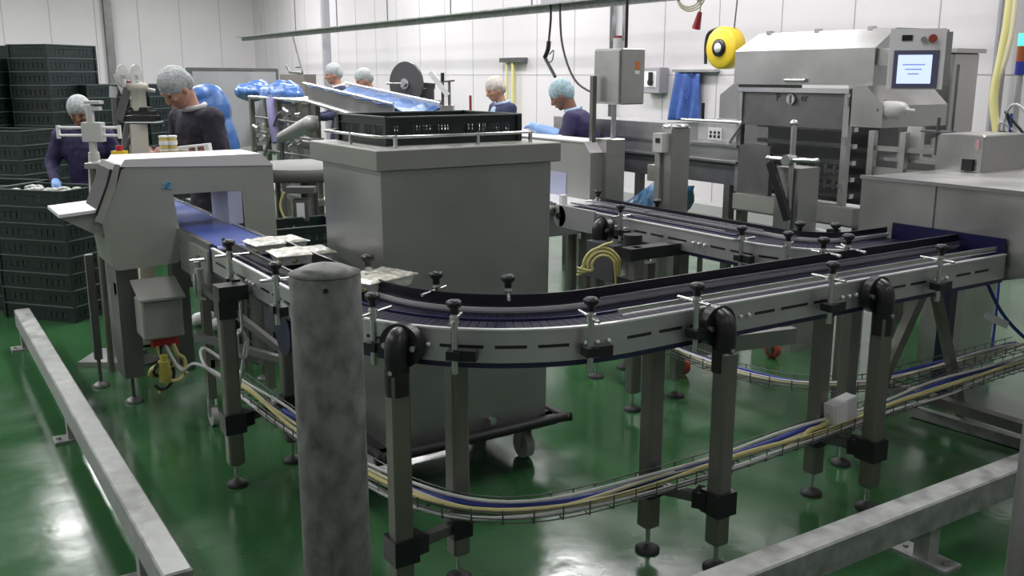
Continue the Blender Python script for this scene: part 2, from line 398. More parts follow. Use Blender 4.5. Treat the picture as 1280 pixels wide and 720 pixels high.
def conveyor(r,P,W,zt,slots=True,t0=0,guard_in=(0,1),rails_out=None,gtop=.06,h=.105):
    zb=zt-h
    m=M(); strip(m,P,0,.008,zb,zt,0,P.L); m.mat(1)
    strip(m,P,-.004,.012,zt-.001,zt+.005,0,P.L); m.mat(2)
    t=.06
    i=0
    while t<P.L-.16:
        L=.10 if i%3 else .14
        if i%4!=3: strip(m,P,-.0015,.001,zt-.058,zt-.048,t,t+L,.03)
        else:
            m.mat(1)
            for k in range(3):
                q=raiseP(P,t+.02+k*.04,-.006,zt-.052); m.ell(q,(.008,.008,.008),n=8,m=6)
            m.mat(2)
        t+=L+.035; i+=1
    m.build('side_plate',[PLATE,LIP,BLK],r)
    m=M(); strip(m,P,W-.008,W,zb,zt,0,P.L); m.mat(1); strip(m,P,W-.012,W+.004,zt-.001,zt+.005,0,P.L); m.build('side_plate',[PLATE,LIP],r)
    m=M(); strip(m,P,.004,.030,zb-.018,zb,0,P.L); strip(m,P,W-.03,W-.004,zb-.018,zb,0,P.L); strip(m,P,.03,W-.03,zb+.005,zb+.02,0,P.L); m.build('return_track',mat('navy_track',(.010,.012,.05),.4),r)
    # chain of slats
    m=M(); t=.0; pitch=.032
    while t<P.L-pitch:
        strip(m,P,.016,W-.016,zt-.02,zt-.004,t,t+pitch-.0025,1)
        t+=pitch
    strip(m,P,W*.5-.02,W*.5+.02,zt-.045,zt-.02,0,P.L)
    m.build('slat_chain',NAVY,r)
    # inner guard (dark vertical strip with a foot rail coloured as a bright highlight)
    a,b=guard_in
    m=M(); strip(m,P,W-.004,W+.004,zt+.008,zt+gtop,P.L*a,P.L*b)
    m.mat(1); strip(m,P,W-.018,W-.006,zt+.006,zt+.017,P.L*a,P.L*b); m.build('guard_strip',[NAVYG,LIP],r)
# front conveyor
ZT=.93; W=.24
PF=arcpath(1.16,4.32,1.93,3.05,.77,4.05)
cv=thing('slat_conveyor','long curved slat conveyor with navy chain bending round the tall steel bin','conveyor',(1.93,2.4,0))
conveyor(cv,PF,W,ZT,guard_in=(.06,1))
sA=PF.near(1.16,3.2)
m=M(); strip(m,PF,.030,.036,ZT+.022,ZT+.036,PF.near(1.9,2.28),PF.L-.02); strip(m,PF,.03,.036,ZT+.012,ZT+.017,PF.near(1.9,2.28)+.02,PF.L-.02); m.build('guide_rail',STEELB,cv)
m=M(); strip(m,PF,W-.04,W-.034,ZT+.022,ZT+.034,PF.near(1.95,2.28),PF.L-.02); m.build('guide_rail',STEELB,cv)
m=M(); strip(m,PF,.052,.060,ZT+.03,ZT+.042,.02,sA-.05); m.mat(1); strip(m,PF,.044,.052,ZT+.01,ZT+.05,.02,sA-.1); m.build('guide_rail',[STEELB,NAVYG],cv)
m=M(); strip(m,PF,W-.012,W-.004,ZT+.03,ZT+.042,.0,.35); m.build('guide_rail',STEELB,cv)
m=M(); strip(m,PF,W*.55,W*.55+.008,ZT-.003,ZT+.003,0,PF.L); m.build('wear_strip',mat('navy_light',(.02,.02,.07),.3),cv)
for (px,py) in ((287,330),(345,350),(467,400),(567,410),(738,408),(872,385),(1040,355),(1176,330)):
    clampset(cv,PF,tpx(PF,px,-.04,.95),W)
for (px,py) in ((461,322),(545,345),(635,352),(1030,300),(1060,305)):
    clampset(cv,PF,tpx(PF,px,W+.035,1.0),W,inner=True,ztop=1.035)
# legs (outer legs carry round knees)
qa=PF.at(PF.near(1.27,2.60))
la=raiseP(PF,PF.near(1.27,2.60),-.07,0)
leg(cv,la.x,la.y,.80); knee(cv,la.x,la.y,.875,-qa[2])
leg(cv,2.265,2.19,.80); knee(cv,2.265,2.20,.875,(0,-1))
leg(cv,3.12,2.21,.80); knee(cv,3.12,2.21,.875,(0,-1))
leg(cv,1.47,2.62,.81); leg(cv,2.15,2.42,.81); leg(cv,3.04,2.42,.81)
leg(cv,1.06,3.80,.86); leg(cv,1.35,3.92,.81)
m=M(); m.obox((1.085,3.80,.84),(.12,.09,.06)); m.obox((1.06,3.80,.775),(.075,.075,.08)); m.build('leg_bracket',BLK,cv)
# lower clamps + crossbars
for a,b in (((la.x,la.y),(1.47,2.62)),((2.265,2.19),(2.15,2.42)),((3.12,2.21),(3.04,2.42)),((1.06,3.80),(1.35,3.92))):
    z=.255 if a[0]>1.5 else (.20 if a[1]<3 else .285)
    a3=Vector((a[0],a[1],z)); b3=Vector((b[0],b[1],z)); d=(b3-a3).normalized()
    m=M(); m.obox(a3,(.088,.088,.085)); m.obox(a3+d*.06,(.05,.07,.06),math.atan2(d.y,d.x)); m.obox(b3,(.074,.074,.07)); m.build('lower_clamp',BLK,cv)
    M().beam(a3+d*.05,b3-d*.02,.034,.034).build('crossbar',DSTEEL,cv)
# end box panel at the hood
tag(M().box(4.05,4.058,2.29,2.86,.905,1.0).build('end_panel',mat('navy_end_panel',(.008,.009,.045),.3),cv),'navy end panel')
# braces beneath the conveyor
m=M(); m.beam((1.35,3.92,.47),(1.12,4.55,.47),.03,.03); m.beam((1.35,3.92,.5),(1.12,4.5,.75),.025,.03); m.build('brace',DSTEEL,cv)
# drive motor of front conveyor, navy
m=M(); m.cyl((1.19,3.50,.715),(1.42,3.50,.715),.085,24); m.obox((1.30,3.66,.745),(.17,.26,.13)); m.build('drive_motor',mat('navy_motor',(.02,.025,.06),.35),cv)
# back conveyor
PB=arcpath(3.33,4.62,3.80,3.12,.47,4.05,straight=8)
cb=thing('slat_conveyor','slat conveyor behind the front one, leading from the white belt to the steel tunnel hood','conveyor',(3.5,3.5,0))
conveyor(cb,PB,W,ZT,guard_in=(.03,1),gtop=.045)
m=M(); strip(m,PB,W-.05,W-.044,ZT+.022,ZT+.034,.05,PB.near(3.33,3.2)); m.build('guide_rail',STEELB,cb)
m=M(); strip(m,PB,.03,.036,ZT+.02,ZT+.03,.05,PB.near(3.33,3.3)); m.build('guide_rail',STEELB,cb)
m=M(); strip(m,PB,.10,.13,ZT-.004,ZT+.002,.1,PB.near(3.33,3.3)); m.build('wear_strip',mat('navy_light',(.12,.12,.3)),cb)
m=M()
m.cyl((3.315,4.62,.875),(3.34,4.62,.875),.065,28); m.box(3.315,3.34,4.28,4.62,.81,.94); m.mat(1).cyl((3.305,4.62,.875),(3.316,4.62,.875),.02,16)
m.build('drive_plate',[PLATE,BLK],cb)
for (px,py) in ((776,260),(927,300),(985,312),(1060,318)):
    clampset(cb,PB,tpx(PB,px,-.04,.95),W,ztop=1.0)
for (px,py) in ((735,240),(822,262),(1045,283),(1000,300)):
    clampset(cb,PB,tpx(PB,px,W+.035,1.0),W,inner=True,ztop=1.0)
leg(cb,3.25,4.15,.78); knee(cb,3.25,4.15,.86,(-1,0))
leg(cb,3.50,4.2,.81); leg(cb,3.41,3.65,.81); leg(cb,3.40,2.56,.82); leg(cb,3.62,2.76,.82); leg(cb,3.95,2.8,.82)
m=M(); m.beam((3.6,2.62,.1),(3.98,2.58,.83),.045,.045); m.beam((4.3,2.55,.05),(4.02,2.62,.83),.04,.04); m.build('brace',LEGM,cb)
m=M(); m.box(4.50,4.56,2.80,2.86,.0,.80); m.build('leg',mat('navy_leg',(.015,.018,.05),.4),cb)
# motor with yellow cable coil under back conveyor start
mo=thing('drive_motor','dark gear motor hanging under the conveyor start, yellow cable coil beside it','motor',(3.2,4.35,.6))
m=M(); c=onX(790,335,3.2); m.lathe([(.03,c.z-.14),(.075,c.z-.13),(.08,c.z-.06),(.06,c.z-.05),(.06,c.z+.05),(.05,c.z+.10),(.05,c.z+.18)],(c.x,c.y,0),n=20)
m.build('motor_body',mat('black_motor',(.02,.021,.022),.4),mo)
M().box(c.x-.02,c.x+.03,c.y-.15,c.y-.075,c.z-.05,c.z+.05).build('terminal_box',DSTEEL,mo)
m=M().box(c.x-.03,c.x+.05,c.y+.12,c.y+.36,c.z-.10,c.z+.1); m.build('gearbox',mat('dark_grey_gear',(.05,.05,.055),.5),mo)
c=onX(752,335,3.1)
m=M(); dh=Vector((math.cos(YAW),-math.sin(YAW),0)); uz=Vector((0,0,1))
for k in range(3):
    r_=.10-.018*k; c0=c+dh*(.012*k)
    pts=[c0+dh*r_*math.cos(R(x))+uz*(r_*1.1*math.sin(R(x)))+Vector((-.01*k,0,0)) for x in range(-200,40,30)]
    pts=[c+dh*(-.13)+uz*(.02*k-.04)]+[c0+dh*r_*math.cos(R(x))+uz*r_*1.1*math.sin(R(x))+Vector((-.01*k,0,0)) for x in range(190,-20,-30)]+[c0+dh*(r_*.95)-uz*.14]
    m.tube(pts,.008,8)
m.tube([c+dh*(-.12)-uz*.02,c+uz*.10+dh*(-.03),c+dh*.06+uz*.14],.008,8)
tag(m.build('yellow_cable',YELC),'coil of yellow cable hanging under the start of the rear conveyor','cable')
# cable trays with cables
def tray(label,pts,z,nwave):
    P=Path([(p[0],p[1]) for p in pts]); 
    # smooth
    T=[]
    for i in range(60):
        q=P.at(P.L*i/59)[0]; T.append(q)
    for _ in range(6):
        T=[T[0]]+[(T[i-1]+T[i]*2+T[i+1])/4 for i in range(1,59)]+[T[-1]]
    P=Path(T)
    zf=(lambda t:z) if not callable(z) else z
    r=thing('cable_tray',label,'cable tray',(T[0].x,T[0].y,zf(0)))
    def line(off,dz,rad,wob=0,ph=0,n=70,a=0,b=1):
        out=[]
        for i in range(n+1):
            t=P.L*(a+(b-a)*i/n); q=P.at(t,off+wob*math.sin(t*5+ph))[0]; out.append((q.x,q.y,zf(t)+dz+wob*.5*math.sin(t*7+ph*2)))
        return out
    m=M()
    for off in (-.045,-.015,.015,.045): m.tube(line(off,0,.0025),.0025,5,sub=1)
    for off in (-.055,.055): m.tube(line(off,.045,.0025),.0025,5,sub=1); m.tube(line(off,.02,.0025),.0022,5,sub=1)
    m.build('long_wires',DSTEEL,r)
    m=M(); t=.02
    while t<P.L:
        d=[raiseP(P,t,o,zf(t)+dz) for o,dz in ((-.056,.05),(-.055,.0),(.055,0),(.056,.05))]
        m.tube(d,.0028,5,sub=1); t+=.09
    m.build('cross_wires',DSTEEL,r)
    return P,line
ft=[(1.20,4.25),(1.22,3.72),(1.25,3.2),(1.30,2.75),(1.42,2.44),(1.67,2.32),(2.0,2.32),(2.37,2.315),(2.87,2.34),(3.34,2.37),(4.3,2.42),(4.7,2.42)]
Pt,ln=tray('wire cable tray with pale cables sweeping low under the front conveyor',ft,.30,1)
for lab,matc,off,dz,ra,a,b,ph in (('thick yellow cable lying along the top of the front cable tray',YELC,-.02,.030,.0085,.02,1,0),('cream cable lying in the front cable tray beside the yellow one',CREAMC,.012,.020,.007,.0,1,1.5),('white cable lying on the near side of the front cable tray',WHC,-.042,.014,.008,.02,1,3),('dark blue cable lying in the front cable tray',BLUC,.035,.016,.012,.1,1,4),('thin white cable weaving over the front cable tray',WHC,.02,.044,.006,.0,.98,5)):
    tag(M().tube(ln(off,dz,ra,.010,ph,a=a,b=b),ra,8,sub=1).build('cable',matc),lab,'cable')
bt=[(3.38,3.9),(3.28,3.5),(3.27,3.1),(3.36,2.8),(3.65,2.62),(4.1,2.62),(4.9,2.62)]
Pt2,ln2=tray('wire cable tray curving on the floor beneath the rear conveyor',bt,.29,1)
for lab,matc,off,dz,ra,ph in (('cream cable running in the rear cable tray',CREAMC,-.02,.025,.010,0),('white cable running in the rear cable tray',WHC,.015,.02,.009,2),('blue cable running in the rear cable tray',BLUC,.04,.016,.009,4)):
    tag(M().tube(ln2(off,dz,ra,.008,ph),ra,8,sub=1).build('cable',matc),lab,'cable')
# tray stub at crossbar, hanging sensor coil
c=onY(1050,516,2.36)
jb=thing('junction_box','white plastic junction box tilted on the front cable tray','junction box',(c.x,c.y,c.z-.05))
mt=Matrix.Rotation(R(-8),4,'Y')
M().obox(c+Vector((0,0,.012)),(.14,.05,.095),mtx=mt).obox(c+Vector((0,-.027,.014)),(.13,.008,.086),mtx=mt).build('housing',WHITEP,jb)
m=M()
for k in (-.02,.0,.02): m.cyl(c+Vector((-.075,0,k-.012)),c+Vector((-.055,0,k-.010)),.010,10)
m.build('cable_gland',GREYL,jb)
e=onY(1000,548,2.33)
tag(M().tube([c+Vector((-.07,0,-.02)),c+Vector((-.11,0,-.035)),(e.x+.05,2.33,e.z+.02),(e.x,2.32,e.z),(e.x-.1,2.32,e.z-.02)],.010,8).build('cable',YELC),'short yellow cable rising from the tray to the white junction box','cable')
# sensor hanging under left part
c=G(316,420,.5)
tag(M().tube([(1.18,4.0,.74),(1.18,4.0,.62),(1.16,4.0,.60),(1.15,4.0,.53),(1.18,4.0,.49),(1.20,4.0,.53),(1.19,4.0,.6),(1.17,4.02,.61),(1.16,4.0,.52),(1.19,3.99,.50),(1.2,4.0,.58),(1.17,4.0,.45),(1.15,4.0,.34)],.006,6).build('cable',WHC),'thin grey cable loop hanging under the left conveyor end','cable')
# ------------------------------------------------------------- salad trays
def salad(px,py,label,rz,first=[None]):
    g=G(px,py,ZT+.012)
    if first[0] is None:
        r=thing('food_tray',label,'food tray',(0,0,0),'sealed trays on the conveyor')
        m=M(); 
        m.add([(-.10,-.07,0),(.10,-.07,0),(.10,.07,0),(-.10,.07,0),(-.118,-.082,.038),(.118,-.082,.038),(.118,.082,.038),(-.118,.082,.038)],[(3,2,1,0),(0,1,5,4),(1,2,6,5),(2,3,7,6),(3,0,4,7)])
        m.box(-.126,.126,-.09,.09,.037,.040); m.build('tray_base',CLEAR,r)
        m=M()
        for i in range(45): m.ell((random.uniform(-.1,.1),random.uniform(-.07,.07),random.uniform(.008,.03)),(random.uniform(.012,.028),random.uniform(.01,.02),.009),n=6,m=4)
        m.build('filling',SALAD,r)
        m=M(); n=10; vs=[]
        for j in range(n+1):
            for i in range(n+1):
                x=-.126+.252*i/n; y=-.09+.18*j/n; e=min(i,n-i,j,n-j); vs.append((x,y,.041+(.0 if e==0 else .008)+random.uniform(-.0025,.0025)*(e>0)))
        m.add(vs,[(j*(n+1)+i,j*(n+1)+i+1,(j+1)*(n+1)+i+1,(j+1)*(n+1)+i) for j in range(n) for i in range(n)],False)
        m.build('film_lid',mat('frosted_film',(.62,.61,.53),.25,0,.55,30,.6,25),r)
        r.location=g; r.rotation_euler=(0,0,rz); first[0]=r; return r
    return copy_tree(first[0],g,rz,label,'sealed trays on the conveyor')
salad(345,312,'sealed food tray farthest from the bollard on the conveyor',R(3))
salad(377,326,'sealed food tray touching the left edge of the bollard top',R(-4))
salad(472,358,'sealed food tray right of the bollard on the curve of the conveyor',R(20))
# ------------------------------------------------------------- big steel bin
bn=thing('steel_bin','tall stainless steel bin on castors with an overhanging lid, black bumper round its foot','bin',(1.92,3.62,0))
m=M(); x0,x1,y0,y1=1.545,2.335,3.32,3.90
m.add([(x0,y0,1.34),(x1,y0,1.34),(x1,y1,1.34),(x0,y1,1.34),(x0+.01,y0+.01,.21),(x1-.01,y0+.01,.21),(x1-.01,y1-.01,.21),(x0+.01,y1-.01,.21)],[(0,1,2,3),(7,6,5,4),(0,4,5,1),(1,5,6,2),(2,6,7,3),(3,7,4,0)])
m.build('body',BIN,bn)
M().bbox(1.515,2.365,3.285,3.97,1.345,1.425,.004).build('lid',GREYP,bn)
m=M()
rr=[(1.63,3.36),(2.26,3.36),(2.29,3.39),(2.29,3.92),(2.26,3.95),(1.60,3.95),(1.57,3.92),(1.57,3.42),]
m.tube([(x,y,1.467) for x,y in rr],.006,8,closed=True,sub=1)
for x,y in ((1.63,3.36),(2.0,3.36),(2.26,3.365),(1.57,3.65),(2.29,3.65),(2.0,3.95)): m.box(x-.006,x+.006,y-.006,y+.006,1.42,1.475)
m.build('top_rail',STEELB,bn)
m=M(); e=.05
bp=[(x0-e,y0-e+.04),(x0-e+.04,y0-e),(x1+e-.04,y0-e),(x1+e,y0-e+.04),(x1+e,y1+e-.04),(x1+e-.04,y1+e),(x0-e+.04,y1+e),(x0-e,y1+e-.04)]
m.tube([(x,y,.205) for x,y in bp],.02,10,closed=True,sub=3)
m.box(x0-.03,x1+.03,y0-.03,y0+.04,.17,.21); m.box(x0-.03,x1+.03,y1-.04,y1+.03,.17,.21); m.box(x0-.03,x0+.04,y0,y1,.17,.21); m.box(x1-.04,x1+.03,y0,y1,.17,.21)
m.build('bumper',BLKR,bn)
for (x,y) in ((x0+.08,y0+.08),(x1-.08,y0+.08),(x0+.08,y1-.08),(x1-.08,y1-.08)):
    m=M().cyl((x-.02,y,.06),(x+.02,y,.06),.06,24); o=m.build('castor_wheel',mat('grey_wheel',(.35,.35,.35),.5),bn)
    M().box(x-.03,x+.03,y-.03,y+.03,.15,.17).box(x-.032,x-.024,y-.02,y+.02,.05,.16).box(x+.024,x+.032,y-.02,y+.02,.05,.16).build('castor_fork',STEEL,o)
c=onY(612,524,y0+.005); M().cyl(c,c+Vector((0,-.03,0)),.011,12).cyl(c+Vector((0,-.028,0)),c+Vector((0,-.034,0)),.016,12).build('drain_plug',STEELB,bn)
# ------------------------------------------------------------- crates
def crate_mesh(fine,L=.6,Wd=.4,H=.115):
    m=M(); t=.004; a,b=L/2,Wd/2
    m.box(-a+.01,a-.01,-b+.01,b-.01,0,.005)
    def wall(p0,p1,nrm):
        p0=Vector(p0);p1=Vector(p1); d=(p1-p0).normalized(); ln=(p1-p0).length; ang=math.atan2(d.y,d.x); nn=Vector(nrm)
        mid=(p0+p1)/2
        m.obox(mid+Vector((0,0,.013)),(ln,t,.026),ang)
        m.obox(mid+Vector((0,0,H-.020)),(ln,t,.030),ang)
        m.mat(1); m.obox(mid+nn*.004+Vector((0,0,H-.003)),(ln+.012,.016,.006),ang); m.mat(0)
        m.obox(mid+nn*.003+Vector((0,0,H-.035)),(ln,.010,.004),ang); m.obox(mid+nn*.002+Vector((0,0,.026)),(ln,.008,.004),ang)
        n=int(ln/(.016 if fine else .05)); gap=.5
        for i in range(n):
            u=(i+.5)/n; q=p0+d*ln*u
            solid = abs(u-.5)<.06 or u<.06 or u>.94 or abs(abs(u-.5)-.25)<.012
            wd=(ln/n)*(1.0 if solid else (.45 if fine else .84))
            m.obox(q+Vector((0,0,(H-.035+.026)/2)),(wd,t*.8,H-.061),ang)
    wall((-a,-b,0),(a,-b,0),(0,-1,0)); wall((-a,b,0),(a,b,0),(0,1,0)); wall((-a,-b,0),(-a,b,0),(-1,0,0)); wall((a,-b,0),(a,b,0),(1,0,0))
    for sx in (-1,1):
        for sy in (-1,1): m.obox((sx*a,sy*b,H/2),(.022,.022,H))
    return m
cr0=crate_mesh(True,.62,.47,.115).build('plastic_crate',[CRATE,CRATEL]); cr0.location=(1.955,3.70,1.4255)
tag(cr0,'empty dark green slatted crate lying on top of the tall steel bin','crate')
crs=crate_mesh(False).build('plastic_crate',[CRATE,CRATEL])
first=True
def stack(cx,cy,rz,n,lab,grp,z0=0.0,toplab=None,H=.1155,jit=.004):
    global first
    for i in range(n):
        l=(toplab if (i==n-1 and toplab) else lab)
        if first: o=crs; first=False
        else: o=crs.copy(); COL.objects.link(o)
        o.location=(cx+random.uniform(-jit,jit),cy+random.uniform(-jit,jit),z0+i*H); o.rotation_euler=(0,0,rz+random.uniform(-.012,.012))
        tag(o,l,'crate',grp)
vr=R(130)-PI/2      # rotation that turns the long side to the camera
rz1=math.atan2(-.76,.65)
u=Vector((math.cos(rz1),math.sin(rz1),0)); v=Vector((-u.y,u.x,0))
fc=Vector((.93,7.1,0))           # front right corner
c=fc-u*.3+v*.2
stack(c.x,c.y,rz1,8,'green crate in the near stack left of the grey arch machine','crates in the near left stack',toplab='topmost crate of the near stack, pale produce inside, below the woman in purple',H=.1165)
c2=fc-u*.93+v*.35
stack(c2.x,c2.y,rz1+.05,8,'green crate in the second near stack, cut by the left picture edge','crates in the left edge stack',toplab='topmost empty crate of the stack at the left picture edge',H=.1165)
for i in range(14):
    pass
pr=M()
for i in range(40): pr.ell(c+u*random.uniform(-.25,.25)+v*random.uniform(-.15,.15)+Vector((0,0,7*.1165+random.uniform(.06,.10))),(.035,.03,.016),n=6,m=4)
tag(pr.build('produce_bags',mat('pale_bags',(.42,.44,.40),.4,0,.4,20)),'pale wrapped produce filling the topmost near crate','produce',kind='stuff')
def bstack(px,D,n,lab,top,w=0):
    g=onD(px,90,D); stack(g.x,g.y,rz1+PI/2*w,n,lab,lab.replace('green crate in the','crates of the'),toplab=top)
bstack(-12,9.9,16,'green crate in the tall back stack at the left picture edge','topmost crate of the tall back stack at the left picture edge',1)
bstack(30,10.3,17,'green crate in the second tall back stack from the left edge','topmost crate of the second tall back stack from the left',1)
bstack(68,9.7,17,'green crate in the tallest back stack behind the woman in purple','topmost crate of the highest stack, against the white wall',1)
bstack(112,9.9,14,'green crate in the lower back stack left of the label printer','topmost crate of the lower back stack left of the label printer',1)
bstack(150,10.3,14,'green crate in the lower back stack behind the label printer','topmost crate of the lower back stack behind the label printer',1)
bstack(186,10.3,14,'green crate in the back stack just left of the bending man','topmost crate of the back stack beside the bending man',1)
bstack(0,8.9,11,'green crate in the middle stack between near and back stacks','topmost crate of the middle stack at the left picture edge',0)
for px,D,n in ((362,6.0,8),(385,6.9,7)):
    g=onD(px,300,D); stack(g.x,g.y,0,n-1,'dark crate stacked in shadow under the round table behind the arch','crates under the round table at %d'%n if 0 else 'crates under the round table')
# ------------------------------------------------------------- arch (metal detector)
ar=thing('metal_detector','grey arch shaped inspection machine with brightly lit rounded top over a blue belt','machine',(1.2,5.1,0))
Yf,Yb=5.0,5.34
def AP(px,py): q=onY(px,py,Yf); return (q.x,q.z)
outer=[AP(345,297),AP(340,212),AP(330,200),AP(320,196),AP(165,207),AP(152,211),AP(145,225),AP(133,277),AP(124,300),AP(137,331),AP(150,337),AP(218,331),AP(226,322)]
A=dict(xl=AP(217,250)[0],xr=AP(303,250)[0])
zb=AP(220,330)[1]; ztop=AP(330,200)[1]; zo=AP(217,243)[1]
xr=AP(343,250)[0]
m=M()
zr=zb+.09
polyL=[(A['xl'],zo),(A['xl']+.03,zb+.06),(A['xl']-.0,zb+.005),(.87,zb-.005),(.845,zb+.02),(.82,.98),(.90,1.16),(.93,ztop-.02),(.95,ztop),(A['xl'],ztop)]
polyT=[(A['xl'],zo),(A['xl'],ztop),(A['xr'],ztop),(A['xr'],zo)]
polyR=[(A['xr'],zo),(A['xr'],ztop),(xr-.04,ztop),(xr,ztop-.03),(xr+.005,.80),(A['xr']+.01,.80)]
for p in (polyL,polyT,polyR): m.prism(p,'Y',Yf,Yb)
m.build('arch_body',GREYP,ar)
m=M(); m.prism([(.925,ztop),(.95,ztop+.035),(xr-.06,ztop+.035),(xr+.003,ztop-.028),(xr-.003,ztop-.03),(.95,ztop-.002)],'Y',Yf-.004,Yb+.01); m.build('top_cover',mat('lit_top_grey',(.62,.60,.62),.35,.1),ar)  # grey top coloured paler, overhead light put into the colour
# sloping keypad on the left shoulder
m=M(); m.prism([(.82,.985),(.895,1.155),(.925,1.27),(.90,1.275),(.86,1.17),(.785,1.0)],'Y',Yf-.01,Yb); m.build('control_frame',GREYP,ar)
m=M(); m.prism([(.80,1.03),(.865,1.18),(.885,1.25),(.875,1.252),(.855,1.185),(.79,1.035)],'Y',Yf-.012,Yb-.04); m.build('control_strip',BLK,ar)
q=onY(209,232,Yf); m=M()
for k in range(3): m.obox(q+Vector((0,-.003,-.012+.012*k)),(.05-.012*(k%2),.003,.006))
m.obox(q+Vector((0,-.003,0)),(.012,.003,.035),mtx=Matrix.Rotation(R(35),4,'Y')); m.build('emblem',WBLUE,ar)
m=M(); x=A['xr']-.07; m.box(A['xr']-.075,A['xr']-.001,Yf+.002,Yb-.02,.93,zo); m.build('curtain_panel',mat('bluish_panel',(.36,.38,.52),.3),ar)
# left side shelf / operator tray
m=M(); a=G(60,264,1.03); b=G(122,258,1.06)
sx0=a.x; m.prism([(.63,1.045),(.84,1.06),(.84,1.045),(.63,1.028)],'Y',Yf-.0,Yb+.05); m.mat(1); m.prism([(.63,1.028),(.84,1.045),(.86,.93),(.84,.90)],'Y',Yf+.02,Yb)
m.build('side_shelf',[mat('lit_top_grey',(.62,.6,.62)),GREYP],ar)  # shelf top painted lighter than its apron, as lit from above
# stand
m=M(); m.box(.87,.97,5.05,5.25,.16,.78); m.box(.80,.84,5.5,5.54,.16,.75); m.box(1.14,1.22,5.02,5.12,.16,.80); m.box(1.60,1.66,5.1,5.2,.1,.80)
m.box(.87,1.6,5.08,5.14,.60,.66); m.build('stand',DSTEEL,ar)
for x,y in ((.92,5.15),(.82,5.52),(1.63,5.15)):
    m=M(); m.cyl((x,y,.02),(x,y,.2),.01,8); foot(m,x,y); m.build('foot',DSTEEL,ar)
# belt conveyor of the arch
bc=thing('belt_conveyor','short blue belt conveyor passing through the grey arch machine','conveyor',(1.33,5.4,0))
m=M(); m.box(1.20,1.455,4.38,6.3,.915,.93); m.cyl((1.20,4.38,.9),(1.455,4.38,.9),.03,16); m.build('belt',BBELT,bc)
m=M(); m.box(1.175,1.198,4.42,6.3,.86,.935); m.box(1.457,1.48,4.42,6.3,.86,.935); m.build('side_rail',STEELB,bc)
m=M(); m.box(1.165,1.175,4.42,4.75,.70,.90); m.box(1.18,1.47,4.5,5.0,.72,.86); m.build('frame_box',GREYP,bc)
m=M(); 
for y in (4.55,6.2): m.box(1.16,1.20,y,y+.05,.14,.86); m.box(1.46,1.50,y,y+.05,.14,.86)
m.box(1.18,1.48,4.55,4.59,.30,.34); m.build('frame_legs',LEGM,bc)
for x,y in ((1.18,4.57),(1.48,4.57)):
    m=M().cyl((x-.015,y,.05),(x+.015,y,.05),.05,20); m.mat(1).box(x-.022,x-.016,y-.02,y+.02,.05,.14).box(x+.016,x+.022,y-.02,y+.02,.05,.14); m.build('castor',[mat('pale_wheel',(.40,.40,.38),.5),STEEL],bc)
m=M(); m.tube([(1.11,4.45,.80),(1.11,4.45,.70),(1.16,4.5,.66)],.008,8); m.cyl((1.09,4.45,.86),(1.17,4.45,.86),.008,8); m.cyl((1.13,4.45,.82),(1.13,4.45,.72),.02,10); m.build('adjuster',STEELB,bc)
# control box with hanging cables
q=onY(195,390,4.85)
jx=thing('control_box','grey sloped lid junction box hanging under the grey arch, cables below it','control box',(q.x,4.9,q.z-.15))
xa,xb=onY(167,360,4.82).x+.03,onY(226,350,4.82).x
zt_=onY(200,375,4.82).z; zb_=onY(200,424,4.82).z
M().bbox(xa,xb,4.82,5.0,zb_,zt_,.008).build('housing',GREYP,jx)
M().prism([(4.80,zt_),(5.0,zt_+.07),(5.0,zt_+.08),(4.80,zt_+.012)],'X',xa-.012,xb+.012).prism([(4.82,zt_),(5.0,zt_),(5.0,zt_+.07)],'X',xa+.01,xb-.01).build('lid',GREYP,jx)
M().box(xa+.05,xb-.02,4.88,4.94,zb_-.06,zb_).build('cable_gland',RED,jx)
q=onY(205,460,4.85)
for lab,mc,sd,ra in (('yellow cable looped below the grey control box',YELC,1,.009),('black cable looped below the grey control box',BLKR,2,.008),('white cable trailing from the control box to the cable tray',WHC,3,.008),('second yellow cable drooping below the grey control box',YELC,5,.010)):
    random.seed(sd*11); z=zb_-.05; cx=(xa+xb)/2+.02*sd-.05
    pts=[(cx,4.88,z)]
    if sd==3: pts+=[(cx+.05,4.8,z-.12),(1.12,4.6,.32),(1.22,4.45,.27),(1.18,4.3,.30),(1.10,4.35,.38),(1.14,4.5,.42),(1.25,4.3,.33)]
    else:
        for k in range(9): a=k*.9+sd; pts.append((cx+.055*math.cos(a),4.86+.03*math.sin(a*1.3),z-.10-.05*math.sin(a)-.01*k))
    tag(M().tube(pts,ra,8).build('cable',mc),lab,'cable')
# gas cylinder-like yellow plug body
q=onY(206,465,4.84); tag(M().cyl((q.x,4.84,q.z-.05),(q.x,4.84,q.z+.06),.03,12).cyl((q.x,4.84,q.z+.06),(q.x,4.84,q.z+.09),.02,12).build('cable_connector',mat('dull_yellow',(.42,.37,.08),.5)),'yellow cable plug dangling below the grey control box','connector')
